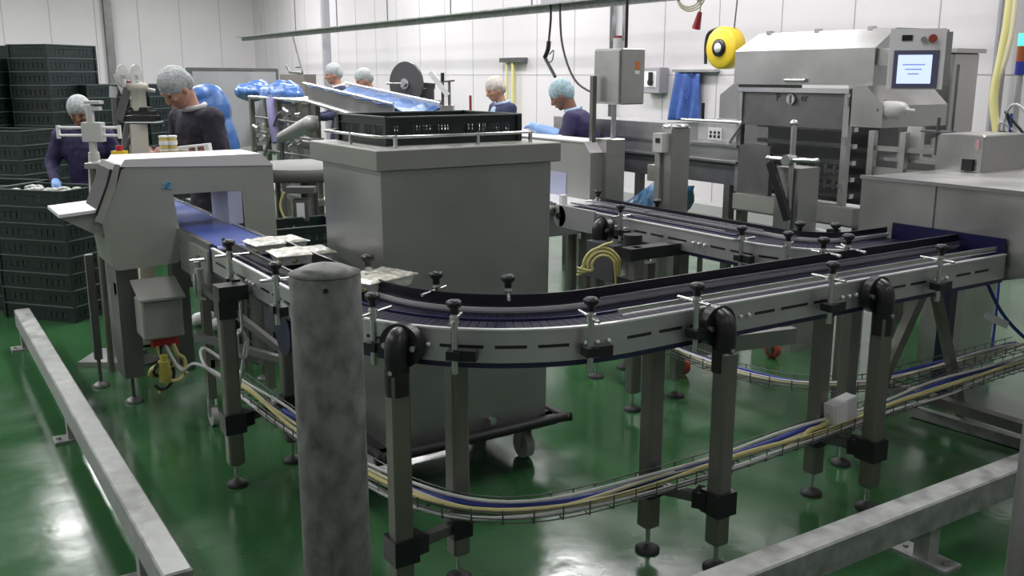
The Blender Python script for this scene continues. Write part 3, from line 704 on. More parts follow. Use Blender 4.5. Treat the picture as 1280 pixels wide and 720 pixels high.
# ------------------------------------------------------------- steel tunnel hood at right
hd_=thing('tunnel_hood','large plain stainless hood swallowing both conveyors at the right edge','machine hood',(4.6,2.3,0))
m=M(); m.prism([(3.07,.86),(3.07,1.205),(1.75,1.205),(1.75,.88),(2.05,.88),(2.36,.79),(2.9,.79)],'X',4.07,5.15); m.build('hood_body',STEEL,hd_)
m=M(); m.box(4.06,4.075,1.75,3.075,1.195,1.212); m.mat(1).box(4.066,4.071,2.655,2.660,.88,1.2); m.build('edge_trim',[STEELB,DSTEEL],hd_)
m=M()
for x,y in ((4.2,2.95),(5.0,2.95),(4.2,1.95),(5.0,1.95)): m.box(x-.03,x+.03,y-.03,y+.03,.1,.88)
m.box(4.17,4.23,1.95,2.95,.1,.15); m.build('stand',LEGM,hd_)
for x,y in ((4.2,2.95),(5.0,2.95),(4.2,1.95),(5.0,1.95)): M().cyl((x-.02,y,.05),(x+.02,y,.05),.05,20).build('castor_wheel',mat('grey_wheel',(.35,.35,.35)),hd_)
# slanting white label panel under hood, hoses
q=onX(1245,400,4.25); tag(M().obox(q,(.004,.12,.035),mtx=Matrix.Rotation(R(12),4,'X')).build('paper_label',WHITEP),'small white label tag hanging below the tunnel hood','label')
tag(M().tube([(4.3,2.3,.88),(4.32,2.26,.6),(4.28,2.15,.45),(4.35,2.1,.2),(4.4,2.2,.03)],.014,8).build('hose',BLKR),'black hose hanging below the tunnel hood at the right edge','hose')
tag(M().tube([(4.25,2.5,.8),(4.3,2.42,.62),(4.3,2.3,.52),(4.28,2.2,.50)],.008,8).build('hose',BLUC),'thin dark blue hose drooping under the tunnel hood','hose')
# floor kerb profile at right
a=G(1140,520,0); b=G(1275,575,0)
tag(M().beam((a.x,a.y,.03),(b.x+.15,b.y-.1,.03),.05,.05).build('floor_bar',GALV),'low metal bar on the green floor between cable tray and right guard rail','bar')
# ------------------------------------------------------------- trolley with orange wheels
a=onY(842,425,3.95)
tr=thing('trolley','low steel trolley frame with orange wheels behind the front conveyor','trolley',(4.1,3.95,0))
z=onX(950,425,4.3).z
p0=G(850,452,.20); p1=G(992,425,.24)
M().beam((p0.x,p0.y,.27),(p1.x,p1.y,.27),.05,.09).beam((p0.x+.1,p0.y+.55,.27),(p1.x+.1,p1.y+.55,.27),.05,.09).beam((p0.x+.1,p0.y,.27),(p0.x+.1,p0.y+.55,.27),.05,.06).beam((p1.x-.05,p1.y,.27),(p1.x-.05,p1.y+.55,.27),.05,.06).build('frame',STEEL,tr)
for px,py in ((860,463),(973,442)):
    g=G(px,py+8,0); 
    o=M().lathe([(.028,-.016),(.052,-.016),(.055,0),(.052,.016),(.028,.016),(.028,-.016)],(g.x,g.y+.05,.055),'X',n=24).build('castor_wheel',ORW,tr)
    M().cyl((g.x-.02,g.y+.05,.055),(g.x+.02,g.y+.05,.055),.027,16).box(g.x-.03,g.x-.022,g.y+.03,g.y+.07,.04,.15).box(g.x+.022,g.x+.03,g.y+.03,g.y+.07,.04,.15).box(g.x-.03,g.x+.03,g.y+.02,g.y+.08,.14,.225).build('castor_fork',DSTEEL,o)
sf=thing('support_stand','single steel post with black foot standing behind the front conveyor','stand',(3.07,3.61,0))
leg(sf,3.07,3.61,.86); M().box(3.0,3.35,3.57,3.65,.80,.86).box(3.02,3.10,3.5,3.7,.62,.70).build('head_bracket',BLK,sf)
# ------------------------------------------------------------- second hood machine behind bin
h2=thing('metal_detector','grey rounded inspection hood partly hidden behind the tall steel bin','machine',(3.6,5.0,0))
hx=3.60
yl=onX(650,200,hx).y; yr=onX(738,200,hx).y; zt2=onX(738,185,hx).z
m=M(); m.prism([(yr,.80),(yr,zt2-.03),(yr+.06,zt2+.03),(yl+.5,zt2+.03),(yl+.5,.8)],'X',hx,hx+.22); m.build('hood_body',GREYP,h2)
m=M(); m.prism([(yr-.004,zt2-.03),(yr+.06,zt2+.036),(yl+.5,zt2+.036),(yl+.5,zt2+.03),(yr+.06,zt2+.028),(yr,zt2-.035)],'X',hx-.005,hx+.225); m.build('top_cover',mat('lit_top_grey',(.62,.6,.62)),h2)  # same paler colour as the arch top, light from above painted in
m=M().box(hx-.004,hx,onX(708,230,hx).y,onX(694,230,hx).y+.1,onX(700,250,hx).z,onX(700,215,hx).z); m.build('side_door',mat('bluish_panel',(.36,.38,.52)),h2)
m=M(); m.box(hx+.02,hx+.08,yr+.05,yr+.11,0,.8); m.box(hx+.15,hx+.21,yr+.05,yr+.11,0,.8); m.box(hx+.02,hx+.08,yl+.3,yl+.36,0,.8); m.build('stand',LEGM,h2)
wb=thing('belt_conveyor','white belt conveyor feeding the rear slat conveyor beside the steel bin','conveyor',(3.4,5.0,0))
m=M(); m.box(3.36,3.62,4.72,6.3,.925,.94); m.cyl((3.36,4.72,.905),(3.62,4.72,.905),.035,16); m.build('belt',WHITEP,wb)
m=M(); m.box(3.33,3.36,4.75,6.3,.84,.945); m.box(3.62,3.65,4.75,6.3,.84,.945); m.box(3.33,3.65,4.78,5.1,.72,.84); m.build('side_rail',STEELB,wb)
m=M(); 
for i in range(4): m.lathe([(.018,4.66+i*.0),(.03,4.665),(.03,4.70),(.018,4.705)],(3.30+i*.02,0,.90),'Y',n=12)
m.box(3.3,3.34,4.9,4.94,0,.8); m.box(3.62,3.66,4.9,4.94,0,.8); m.build('frame_legs',LEGM,wb)
m=M().box(3.32,3.36,4.6,4.63,.94,1.0); m.build('guide_block',WHITEP,wb)
# ------------------------------------------------------------- control cabinet on post
ex=3.72
ec=thing('control_cabinet','stainless control cabinet on a post with a small orange sticker','control cabinet',(3.8,4.8,0))
yc=onX(777,100,ex).y; yfar=onX(743,100,ex).y; zt3=onX(777,60,ex).z; zb3=onX(777,131,ex).z; xe=onY(806,100,yc).x
M().bbox(ex,xe,yc,yfar,zb3,zt3,.006).build('housing',STEEL,ec)
M().bbox(ex-.012,ex,yc+.01,yfar-.01,zb3+.01,zt3-.01,.004).build('door',STEEL,ec)
q=onY(797,83,yc); M().box(q.x-.018,q.x+.018,yc-.003,yc,q.z-.02,q.z+.03).build('warning_sticker',mat('orange_sticker',(.55,.18,.06),.5),ec)
M().box(q.x-.02,q.x+.015,yc-.003,yc,q.z-.045,q.z-.024).build('paper_label',WHITEP,ec)
yq=(yc+yfar)/2
ys0=onX(758,210,ex-.03).y; ys1=onX(742,210,ex-.03).y; z7=onX(758,174,ex-.03).z; xp1=onY(781,210,ys0).x
pq=onD(767,150,Vector((ex+.06,ys0+.09,0)).length); M().cyl((pq.x,pq.y,z7-.01),(pq.x,pq.y,zb3+.01),.016,12).build('pole',STEELB,ec)
M().bbox(ex-.03,xp1,ys0,ys1,.1,z7,.005).build('pedestal',STEEL,ec)
M().box(ex-.07,ex-.04,ys1-.03,ys1+.0,.3,onX(742,95,ex-.05).z).build('side_post',LEGM,ec)
M().box(ex,xp1-.02,ys0+.02,ys1-.02,0,.1).build('plinth',DSTEEL,ec)
# arm + second pedestal column (835-862)
c2_=thing('conveyor_stand','square steel column with a bracket arm and round cap in front of the packing line','stand',(4.2,4.3,0))
xq=4.2; ya=onX(839,200,xq).y; yb=onX(825,200,xq).y; zz=onX(845,160,xq).z; xc2=onY(862,200,ya).x
M().bbox(xq,xc2,ya,yb,.05,zz,.006).build('column',STEEL,c2_)
M().box(xq-.02,xq+.0,yb-.02,yb+.03,.3,zz-.05).build('side_plate',GREYP,c2_)
M().lathe([(.085,zz),(.085,zz+.012),(.07,zz+.02)],((xq+xc2)/2,(ya+yb)/2,0),n=24).build('cap',STEELB,c2_)
m=M(); z8=onX(800,205,xq).z; z9=onX(800,225,xq).z; m.box(xq+.02,xq+.14,yb,ys1+.1,z9,z8); m.build('arm',STEEL,c2_)
q=onX(831,178,xq); m=M().box(xq-.06,xq,q.y-.04,q.y+.05,q.z-.06,q.z+.06); m.mat(1).box(xq-.064,xq-.06,q.y-.02,q.y+.02,q.z+.0,q.z+.03); m.build('sensor_box',[GREYL,BLK],c2_)
M().box(xq-.02,xc2+.02,ya-.02,yb+.02,0,.05).build('foot_plate',STEEL,c2_)
# blue striped film sack
q=onX(805,245,4.9); 
m=M()
n=14
vs=[];fs=[]
for j in range(9):
    for i in range(n):
        t=2*PI*i/n; rr=.38*(1-.5*(j/8)**2)*(1+.10*math.sin(5*t+j)); vs.append((4.9+rr*.6*math.cos(t)-.0*j,q.y-.06*j+.15+rr*math.sin(t),.45+.055*j+.02*math.sin(3*t)))
fs=[(j*n+i,j*n+(i+1)%n,(j+1)*n+(i+1)%n,(j+1)*n+i) for j in range(8) for i in range(n)]+[tuple(range(n-1,-1,-1)),tuple(range(8*n,9*n))]
m.add(vs,fs,True); m.build('film_sack',STREAK); o=bpy.data.objects['film_sack']; tag(o,'blue streaked film sack slumped under the packing line','sack')
tb=thing('low_platform','low steel step platform carrying the blue film sack','platform',(4.9,q.y,0))
M().box(4.6,5.2,q.y-.4,q.y+.5,.40,.44).build('top',STEEL,tb)
m=M()
for sx in (4.62,5.16):
    for sy in (q.y-.38,q.y+.46): m.box(sx,sx+.03,sy,sy+.03,0,.4)
m.build('frame_legs',LEGM,tb)
# ------------------------------------------------------------- packing line (infeed)
pl=thing('packing_line_bed','long stainless packing line bed running left of the big machine','packing line',(5.2,6.0,0))
bx=5.15
def Y5(px,X=bx): return onX(px,150,X).y
def Z5(px,py,X=bx): return onX(px,py,X).z
yA,yB=Y5(925),Y5(690)
zt5=Z5(900,183); zl5=Z5(900,205)
M().box(bx,bx+.5,yA,yB,zt5-.10,zt5).build('bed_side',STEEL,pl)
M().box(bx-.02,bx,yA,yB,zt5-.0,zt5+.02).box(bx-.02,bx,yA,yB,zt5-.115,zt5-.10).build('edge_rail',STEELB,pl)
M().box(bx+.03,bx+.47,yA,yB,zt5-.28,zt5-.12).build('under_tray',DSTEEL,pl)
m=M(); y=yA+.15
for k in range(5): m.box(bx+.03,bx+.09,yA+.1+k*(yB-yA-.3)/4,yA+.16+k*(yB-yA-.3)/4,0,zt5-.28)
m.build('frame_legs',LEGM,pl)
# hood panels above bed (left grey box 690-830) and clear cover at right
ya_,yb_=Y5(827),Y5(735)
M().box(bx+.02,bx+.4,ya_,Y5(690),zt5,Z5(800,152)).build('cover_box',STEEL,pl)
# inclined cover with white notice
za=Z5(900,152); zb5=Z5(900,180)
m=M(); m.prism([(bx+.02,zt5+.01),(bx+.03,za-.02),(bx+.1,za),(bx+.4,za),(bx+.45,zt5+.01)],'Y',Y5(915),Y5(855)); m.build('clear_cover',CLEARP,pl)
m=M(); m.cyl((bx+.0,Y5(928),za-.0),(bx+.0,Y5(852),za-.0),.012,10); m.cyl((bx,Y5(928),za),(bx,Y5(912),zt5+.02),.012,10); m.build('cover_frame',STEELB,pl)
q=onX(894,167,bx-.0); m=M().box(bx-.004,bx+.002,q.y-.07,q.y+.07,q.z-.045,q.z+.045); m.mat(1)
for k in (-1,0,1): m.cyl((bx-.0045,q.y+k*.042,q.z+.008),(bx-.006,q.y+k*.042,q.z+.008),.012,12); m.box(bx-.006,bx-.0045,q.y+k*.042-.012,q.y+k*.042+.012,q.z-.032,q.z-.010)
m.build('warning_notice',[WHITEP,BLK],pl)
q=onX(872,148,bx); M().cyl((bx+.05,q.y,za),(bx+.05,q.y,za+.13),.014,10).build('black_lever',BLK,pl)
# ------------------------------------------------------------- big packaging machine
X5=5.2
pm=thing('packaging_machine','big stainless packaging machine with a long slanted hood and barred window','machine',(5.6,4.4,0))
y1_=onX(918,90,X5).y; y0_=onX(1092,90,X5).y; zf0=onX(1000,106,X5).z; zf1=onX(1000,62,X5).z; ztp=onX(1000,40,X5+.22).z
m=M(); m.add([(X5,y0_,zf0),(X5,y1_,zf0),(X5,y1_,zf1),(X5,y0_,zf1),(X5+.22,y0_+.02,ztp),(X5+.22,y1_-.02,ztp),(X5+.75,y0_,ztp),(X5+.75,y1_,ztp),(X5+.75,y0_,zf0),(X5+.75,y1_,zf0)],
  [(0,1,2,3),(3,2,5,4),(4,5,7,6),(6,7,9,8),(8,9,1,0),(0,3,4,6,8),(1,9,7,5,2)]); m.build('hood',STEEL,pm)
m=M()
for px in (963,1023,1090): 
    q=onX(px,40,X5+.22); m.box(X5+.2,X5+.24,q.y-.02,q.y+.02,ztp-.01,ztp+.015)
m.build('hinge',STEELB,pm)
m=M(); q=onX(995,101,X5); m.cyl((X5-.01,q.y-.09,zf0+.03),(X5-.01,q.y+.09,zf0+.03),.014,10); m.build('hood_handle',STEELB,pm)
# side bodies
yl_=onX(897,130,X5).y; zlow=onX(900,140,X5).z
M().prism([(y1_-.03,zf0),(y1_+.03,zf0),(yl_,zf0-.08),(yl_,zlow-.05),(y1_-.03,zlow-.05)],'X',X5+.02,X5+.7).build('left_housing',STEEL,pm)
yr_=onX(1112,130,X5).y; zr1=onX(1112,160,X5).z
M().prism([(y0_+.10,zf0),(y0_-.0,zf0),(yr_-.0,zf0-.12),(yr_,zr1),(y0_+.10,zr1)],'X',X5-.06,X5+.6).build('right_housing',STEEL,pm)
# window door
yw1=onX(927,115,X5).y; yw0=onX(1066,120,X5).y; zw1=onX(1000,110,X5).z; zw0=onX(1000,255,X5).z
M().box(X5-.04,X5+.0,yw0,yw1,zw1-.03,zw1).build('door_top_bar',STEELB,pm)
m=M(); m.box(X5-.03,X5+.01,yw0-.005,yw0+.04,zw0,zw1-.03); m.box(X5-.03,X5+.01,yw1-.04,yw1,zw0,zw1-.03); m.box(X5-.03,X5+.01,yw0,yw1,zw0-.08,zw0+.03); m.build('door_frame',STEEL,pm)
m=M()
for z in (zw0+.15,zw0+.45,zw0+.70): m.cyl((X5-.045,yw0-.0,z-.03),(X5-.045,yw0-.0,z+.03),.016,10)
m.build('door_hinge',STEELB,pm)
M().box(X5-.005,X5+.005,yw0+.04,yw1-.04,zw0+.02,zw1-.03).build('door_window',SMOKE,pm)
M().box(X5-.016,X5-.006,yw0+.04,yw1-.04,zw1-.26,zw1-.03).build('door_upper_panel',DSTEEL,pm)
q=onX(989,124,X5-.03); m=M(); m.lathe([(.035,-.02),(.035,0)],(X5-.02,q.y,q.z),'X',n=20); m.mat(1).box(X5-.046,X5-.04,q.y-.006,q.y+.006,q.z-.03,q.z+.03); m.build('door_knob',[STEELB,DSTEEL],pm)
# lettering on upper panel (text strokes "P er")
def txt(body,loc,size,rx,ma,parent,name='lettering',ext=.001):
    cu=bpy.data.curves.new(name,'FONT'); cu.body=body; cu.size=size; cu.extrude=ext; cu.align_x='CENTER'; cu.align_y='CENTER'
    o=bpy.data.objects.new(name,cu); COL.objects.link(o); dg=bpy.context.evaluated_depsgraph_get(); me=bpy.data.meshes.new_from_object(o.evaluated_get(dg)); bpy.data.objects.remove(o)
    me.materials.clear(); me.materials.append(ma); o=bpy.data.objects.new(name,me); COL.objects.link(o)
    if parent: o.parent=parent
    o.rotation_euler=rx; o.location=Vector(loc)-wloc(parent); return o
q=onX(988,122,X5-.02)
txt('P',(X5-.0175,q.y+.11,q.z),.075,(PI/2,0,-PI/2),BLK,pm); txt('er',(X5-.0175,q.y-.12,q.z),.07,(PI/2,0,-PI/2),BLK,pm)
# inner machinery behind the window
m=M()
for k in range(5):
    z=zw0+.06+k*.11
    m.box(X5+.12,X5+.16,yw0+.06,yw1-.06,z,z+.03)
m.build('inner_rails',STEELB,pm)
m=M()
random.seed(4)
for row in range(2):
    z=zw0+.12+row*.10
    for k in range(9):
        y=yw0+.09+k*.075; m.cyl((X5+.08,y,z),(X5+.08,y,z+.055),.012,8); m.box(X5+.07,X5+.11,y+.02,y+.05,z+.01,z+.03)
m.build('valve_block',STEELB,pm)
m=M(); m.box(X5+.3,X5+.5,yw0,yw1,zw0,zw1-.05); m.build('inner_back',DSTEEL,pm)
M().box(X5+.02,X5+.7,y0_,y1_,.72,zw0-.08).build('base_housing',STEEL,pm)
m=M()
for y in (y0_+.05,y1_-.1):
    for x in (X5+.05,X5+.6): m.box(x,x+.06,y,y+.06,0,.72)
m.build('frame_legs',LEGM,pm)
# white roller under it
q0=onX(983,280,X5-.35); q1=onX(1034,292,X5-.35)
M().cyl(q0,q1,.022,14).build('white_roller',WHITEP,pm)
M().box(X5-.36,X5-.3,q1.y-.06,q1.y-.0,.6,q1.z+.03).box(X5-.36,X5-.3,q0.y,q0.y+.04,.6,q0.z+.03).box(X5-.36,X5+.1,q1.y-.06,q0.y+.04,.58,.66).build('roller_bracket',BLK,pm)
# control panel
cpx=4.85
cp=thing('operator_terminal','white framed operator terminal with a glowing touch screen above the machine','control panel',(cpx,3.9,1.3))
def CP(px,py): return onX(px,py,cpx)
# panel faces the camera side, slightly turned
pc=onX(1145,74,cpx); fw=Vector((-.80,-.60,0)).normalized(); rt=Vector((fw.y*-1,fw.x,0)); rt=Vector((-fw.y,fw.x,0)); 
dist=pc.length
wpx=.0; sca=(Vector((pc.x,pc.y,0)).length)/1190
hw=29*sca; hh=33*sca
ang=math.atan2(rt.y,rt.x)
def pbox(m,cx,cz,w,h,d,front=0): # in panel coordinates (m)
    m.obox(pc+rt*cx*-1*SG+fw*(front)+Vector((0,0,cz)),(w,d,h),ang)
SG=-1 if rt.dot(Vector((math.cos(YAW),-math.sin(YAW),0)))>0 else 1
m=M(); pbox(m,0,0,hw*2,hh*2,.06); m.build('housing',WHITEP,cp)
m=M(); pbox(m,0,-.055,hw*1.62,hh*1.25,.012,.032); m.build('screen_bezel',mat('slate_bezel',(.10,.10,.16),.4),cp)
m=M(); pbox(m,-.006,-.055,hw*1.22,hh*.95,.004,.042); m.build('screen',SCREEN,cp)
m=M()
for k in range(3): pbox(m,-.01,-.03-.025*k,hw*(.8-.2*k),.006,.002,.045)
m.build('screen_text',SCREENT,cp)
m=M(); pbox(m,-.055,.115,.055,.03,.008,.032); m.build('display',BLK,cp)
m=M(); q=pc+rt*.03*-SG+fw*.03+Vector((0,0,.105)); m.cyl(q,q+fw*.02,.016,16); m.build('selector',STEELB,cp)
m=M(); q=pc+rt*.075*-SG+fw*.03+Vector((0,0,.11)); m.cyl(q,q+fw*.03,.022,16); m.build('stop_button',mat('dark_red_button',(.30,.05,.03),.4),cp)
q=pc-fw*.05; M().obox(q-fw*.03+rt*(.10*-SG),(.16,.10,hh*1.8),ang).build('rear_box',STEEL,cp)
M().beam(q-fw*.02,Vector((X5+.1,y0_+.05,q.z+.03)),.07,.10).build('arm',STEEL,cp)
# motor drum right of hood
q=onX(1132,140,5.0); md=thing('vacuum_motor','pale cylindrical motor sticking out right of the big machine','motor',(5.0,q.y,q.z))
m=M(); m.lathe([(.055,0),(.055,-.09),(.05,-.13),(.03,-.16),(.012,-.165),(.012,-.22)],(5.2,y0_-.10,q.z),'Y',n=20); m.build('motor_body',GREYL,md)
M().lathe([(.06,.012),(.062,.0)],(5.2,y0_-.10,q.z),'Y',n=20).lathe([(.04,.10),(.04,0)],(5.2,y0_-.10,q.z),'Y',n=20).build('flange',BLK,md)
# machine outfeed right (1085-1170,165-215)
of=thing('outfeed_frame','open stainless outfeed frame between the big machine and the small box','frame',(5.2,3.3,0))
yo1=onX(1085,190,5.1).y; yo0=onX(1185,190,5.1).y; z0=onX(1120,190,5.1).z; 
m=M(); m.box(5.1,5.13,yo0,yo1,z0,z0+.03); m.box(5.1,5.13,yo0,yo1,z0-.16,z0-.10); m.box(5.4,5.43,yo0,yo1,z0,z0+.03)
for y in (yo0+.02,(yo0+yo1)/2,yo1-.05): m.box(5.08,5.12,y,y+.04,0,z0+.12)
m.box(5.1,5.43,yo0+.05,yo0+.1,z0-.02,z0); m.build('frame_bars',STEEL,of)
M().box(5.135,5.39,yo0,yo1,z0-.06,z0-.04).build('deck',STEELB,of)
q=onX(1165,180,5.1); m=M().cyl((5.15,q.y,q.z-.05),(5.15,q.y,q.z+.03),.035,12); m.mat(1).box(5.14,5.17,q.y+.10,q.y+.2,q.z-.1,q.z+.09); m.build('clamp_head',[STEEL,GREYL],of)
q=onX(1173,158,5.1); M().cyl((5.1,q.y,z0+.0),(5.1,q.y,q.z+.05),.010,8).box(5.05,5.15,q.y-.08,q.y+.08,q.z-.035,q.z-.025).build('black_lever',DSTEEL,of)
# small box
sb=thing('small_cabinet','small stainless box with a black socket standing behind the tunnel hood','cabinet',(4.9,2.95,0))
sx=4.75; ya1=onX(1172,190,sx).y; ya0=onX(1229,190,sx).y; zt6=onX(1200,168,sx).z
M().bbox(sx,sx+.40,ya0,ya1,.9,zt6,.006).build('housing',STEEL,sb)
M().box(sx-.0,sx+.3,ya0+.02,ya1-.02,.0,.9).build('pedestal',STEEL,sb)
q=onX(1211,206,sx); M().box(sx-.02,sx,q.y-.03,q.y+.03,q.z-.03,q.z+.03).build('socket',BLK,sb)
q=onX(1222,182,sx); M().box(sx-.003,sx,q.y-.012,q.y+.012,q.z-.02,q.z+.03).build('label_strip',PINK,sb)
# tall cabinet behind
tc=thing('tall_cabinet','tall grey stainless cabinet against the wall right of the touch screen','cabinet',(6.6,4.4,0))
xx=6.4; q0=onX(1120,100,xx); q1=onX(1190,100,xx); zt7=onX(1190,66,xx).z; xr7=onY(1222,100,q1.y).x
M().bbox(xx,xr7,q1.y,q0.y,0,zt7,.01).build('body',STEEL,tc)
M().box(xx-.02,xr7+.03,q1.y-.03,q0.y+.02,zt7,zt7+.03).build('top_plate',STEEL,tc)
m=M().box(xx+.06,xr7-.05,q1.y-.012,q1.y,.5,zt7-.08); m.build('door',STEEL,tc)
M().box(xx+.02,xx+.5,q0.y,q0.y+.55,zt7-.02+.12,zt7+.16).box(xx+.1,xx+.4,q0.y+.05,q0.y+.5,zt7-.6,zt7+.12).build('duct',STEEL,tc)
# cross handle clamp stand (965-1025,150-260)
q=onX(990,200,4.6); st=thing('clamp_stand','steel stand with a cross shaped star handle in front of the barred window','clamp stand',(4.6,q.y,0))
zc=onX(990,200,4.6).z; zt8=onX(990,154,4.6).z
M().cyl((4.6,q.y,.0+.5),(4.6,q.y,zt8),.018,12).ell((4.6,q.y,zt8),(.026,.026,.022)).build('post',STEELB,st)
m=M(); ya9=onX(963,200,4.6).y; yb9=onX(1024,196,4.6).y
m.cone((4.58,ya9,zc),(4.58,q.y,zc),.012,.02,10); m.cone((4.58,q.y,zc),(4.58,yb9,zc+.01),.02,.012,10); m.ell((4.58,ya9,zc),(.018,)*3); m.ell((4.58,yb9,zc+.01),(.018,)*3); m.lathe([(.035,-.04),(.035,.03)],(4.58,q.y,zc),'X',n=16)
m.build('star_handle',STEELB,st)
q2=onX(975,255,4.6); M().beam((4.55,onX(963,203,4.55).y,zc-.02),(4.55,onX(985,275,4.55).y,onX(985,275,4.55).z),.03,.05).build('black_strap',BLK,st)
M().box(4.58,4.9,q.y-.1,q.y+.22,0,.5).box(4.62,4.80,q.y-.05,q.y+.14,.5,zc-.05).build('base',STEEL,st)
# dark side panel (905-965,180-245) 
q0=onX(923,200,5.0); q1=onX(962,200,5.0); M_=M().box(5.0,5.04,q1.y,q0.y,onX(940,245,5.0).z,onX(940,182,5.0).z); tag(M_.build('dark_panel',DSTEEL,pl),None)
q0=onX(922,250,5.0); q1=onX(1072,262,5.0)
M().box(4.95,5.02,q1.y,q0.y,onX(940,262,5.0).z,onX(940,243,5.0).z).build('lower_rail',GREYP,pm)
# ------------------------------------------------------------- things on and near the right wall
wx=WX
q=onX(817,99,wx-.1); 
wbx=thing('wall_socket_box','grey wall mounted switch box left of the blue apron','switch box',(wx-.1,q.y,q.z))
M().bbox(wx-.16,wx-.005,q.y-.18,q.y+.18,q.z-.18,q.z+.15,.01).build('housing',mat('grey_paint',(.3,.3,.33)),wbx)
M().box(wx-.165,wx-.16,q.y-.12,q.y+.12,q.z-.1,q.z+.1).build('front_plate',WHITEP,wbx)
M().cyl((wx-.2,q.y-.03,q.z-.04),(wx-.165,q.y-.03,q.z-.04),.04,12).box(wx-.21,wx-.17,q.y-.06,q.y-.02,q.z-.06,q.z+.09).build('switch_knob',BLK,wbx)
# apron
a=onX(845,90,wx-.08); b=onX(876,92,wx-.08); c=onX(838,150,wx-.08); d=onX(873,150,wx-.08)
ap=thing('hanging_apron','blue apron hanging from a wall rack beside the yellow reel','apron',(wx-.08,(a.y+b.y)/2,c.z))
m=M(); n=18; vs=[]
for j in range(n+1):
    v_=j/n
    for i in range(n+1):
        u_=i/n; L_=a.lerp(c,v_); Rr=b.lerp(d,v_); p=L_.lerp(Rr,u_); p.x=wx-.09-.035*math.sin(u_*16+v_*2)*(.3+v_)-.02*math.sin(u_*7); vs.append(p)
f=[(j*(n+1)+i,j*(n+1)+i+1,(j+1)*(n+1)+i+1,(j+1)*(n+1)+i) for j in range(n) for i in range(n)]
m.add(vs,f,True); m.build('cloth',BLUEA,ap,mods=[('SOLIDIFY',dict(thickness=.012))])
m=M(); m.box(wx-.12,wx-.01,b.y-.25,a.y+.03,a.z-.0,a.z+.03); m.build('rack',STEEL,ap)
q=onX(862,112,wx-.12); m=M().tube([(wx-.135,a.y-.1,a.z),(wx-.15,q.y,q.z-.12),(wx-.135,b.y+.1,a.z)],.008,6); m.build('strap',mat('navy_strap',(.03,.06,.3),.6),ap)
# yellow reel
q=onX(908,60,7.6)
rl=thing('hose_reel','yellow round cable reel with black drooping hose left of the machine hood','reel',(7.6,q.y,q.z))
m=M(); m.lathe([(.05,-.10),(.20,-.10),(.22,-.08),(.22,.06),(.20,.08),(.05,.08)],(7.6,q.y,q.z),'X',n=32); m.build('drum',YEL,rl)
M().lathe([(.05,-.13),(.09,-.125),(.09,-.10)],(7.6,q.y,q.z),'X',n=24).build('hub_ring',BLK,rl)
M().lathe([(.0001,-.135),(.05,-.132),(.05,-.12)],(7.6,q.y,q.z),'X',n=20).build('hub',WHITEP,rl)
h=onX(882,80,7.55); M().tube([(7.55,q.y+.10,q.z+.2),(7.55,q.y+.22,q.z+.16),(7.55,q.y+.26,q.z+.05),(7.55,h.y,h.z)],.018,8).build('hose',BLKR,rl)
M().cyl((7.6,q.y-.1,q.z+.2),(7.6,q.y-.3,4.6),.008,6).build('hanging_wire',DSTEEL,rl)
M().box(7.6,8.5,q.y-.03,q.y+.03,q.z-.03,q.z+.03).build('wall_bracket',DSTEEL,rl)
# red connector with cream cable loops
q=onX(872,25,7.0)
rc=thing('power_connector','dark red power connector dangling from looped cream cable at the top','connector',(7.0,q.y,q.z))
m=M(); a=onX(875,15,7.0); b=onX(870,36,7.0); m.cone(a,b,.022,.045,14); m.build('plug',RED,rc)
m=M(); cc=onX(862,-4,7.0)
for k in range(3): m.tube([(7.0+.01*k,cc.y+(.16+.02*k)*math.cos(t),cc.z+(.10+.02*k)*math.sin(t)) for t in [R(x) for x in range(0,360,40)]],.008,6,closed=True)
m.tube([a,(7.0,a.y,a.z+.12),(7.0,a.y+.05,a.z+.3),(7.0,a.y,4.6)],.008,6); m.build('cable_loops',CREAMC,rc)
# overhead rail
bm=thing('overhead_rail','long galvanised overhead service rail hung near the white wall','rail',(7.0,14,2.45))
zz0=onX(700,8,7.0).z; y0=4.0; 
M().box(6.97,7.03,5.5,22.2,2.46,2.53).box(6.82,7.06,5.5,22.2,2.53,2.545).build('rail_beam',GALV,bm)
m=M(); y=6.2
while y<22: m.cyl((7.0,y,2.54),(7.0,y,4.6),.010,6); y+=2.1
m.build('hanging_rod',DSTEEL,bm)
q=onX(700,5,7.0); M().box(6.85,7.1,q.y-.9,q.y+.2,2.55,2.75).build('valve_box',mat('grey_paint',(.3,.3,.33)),bm)
# spray gun hose
a=onX(688,12,6.9); b=onX(686,60,6.9)
sg=thing('spray_gun','black spray gun hanging on its hose from the overhead rail','spray gun',(6.9,b.y,b.z))
M().tube([(6.9,a.y,2.535),(6.9,a.y-.01,b.z+.35),(6.9,b.y,b.z+.08)],.014,8).build('hose',BLKR,sg)
c=onX(681,72,6.9); d=onX(694,96,6.9)
m=M(); m.tube([(6.9,b.y,b.z+.08),(6.9,b.y+.02,b.z-.02),c],.028,8); m.tube([c,d],.020,8,sub=1); m.tube([onX(687,68,6.9),onX(692,63,6.9),onX(690,76,6.9),onX(684,78,6.9)],.007,6); m.build('gun_body',BLK,sg)
pts=[(6.85,onX(700,12,6.85).y,2.535),onX(700,12,6.85),onX(702,50,6.85),onX(710,82,6.85),onX(722,104,6.85),onX(742,117,6.85)]
tag(M().tube(pts,.013,8).build('hose',BLKR),'long black hose curving down from the overhead rail to the control cabinet','hose')
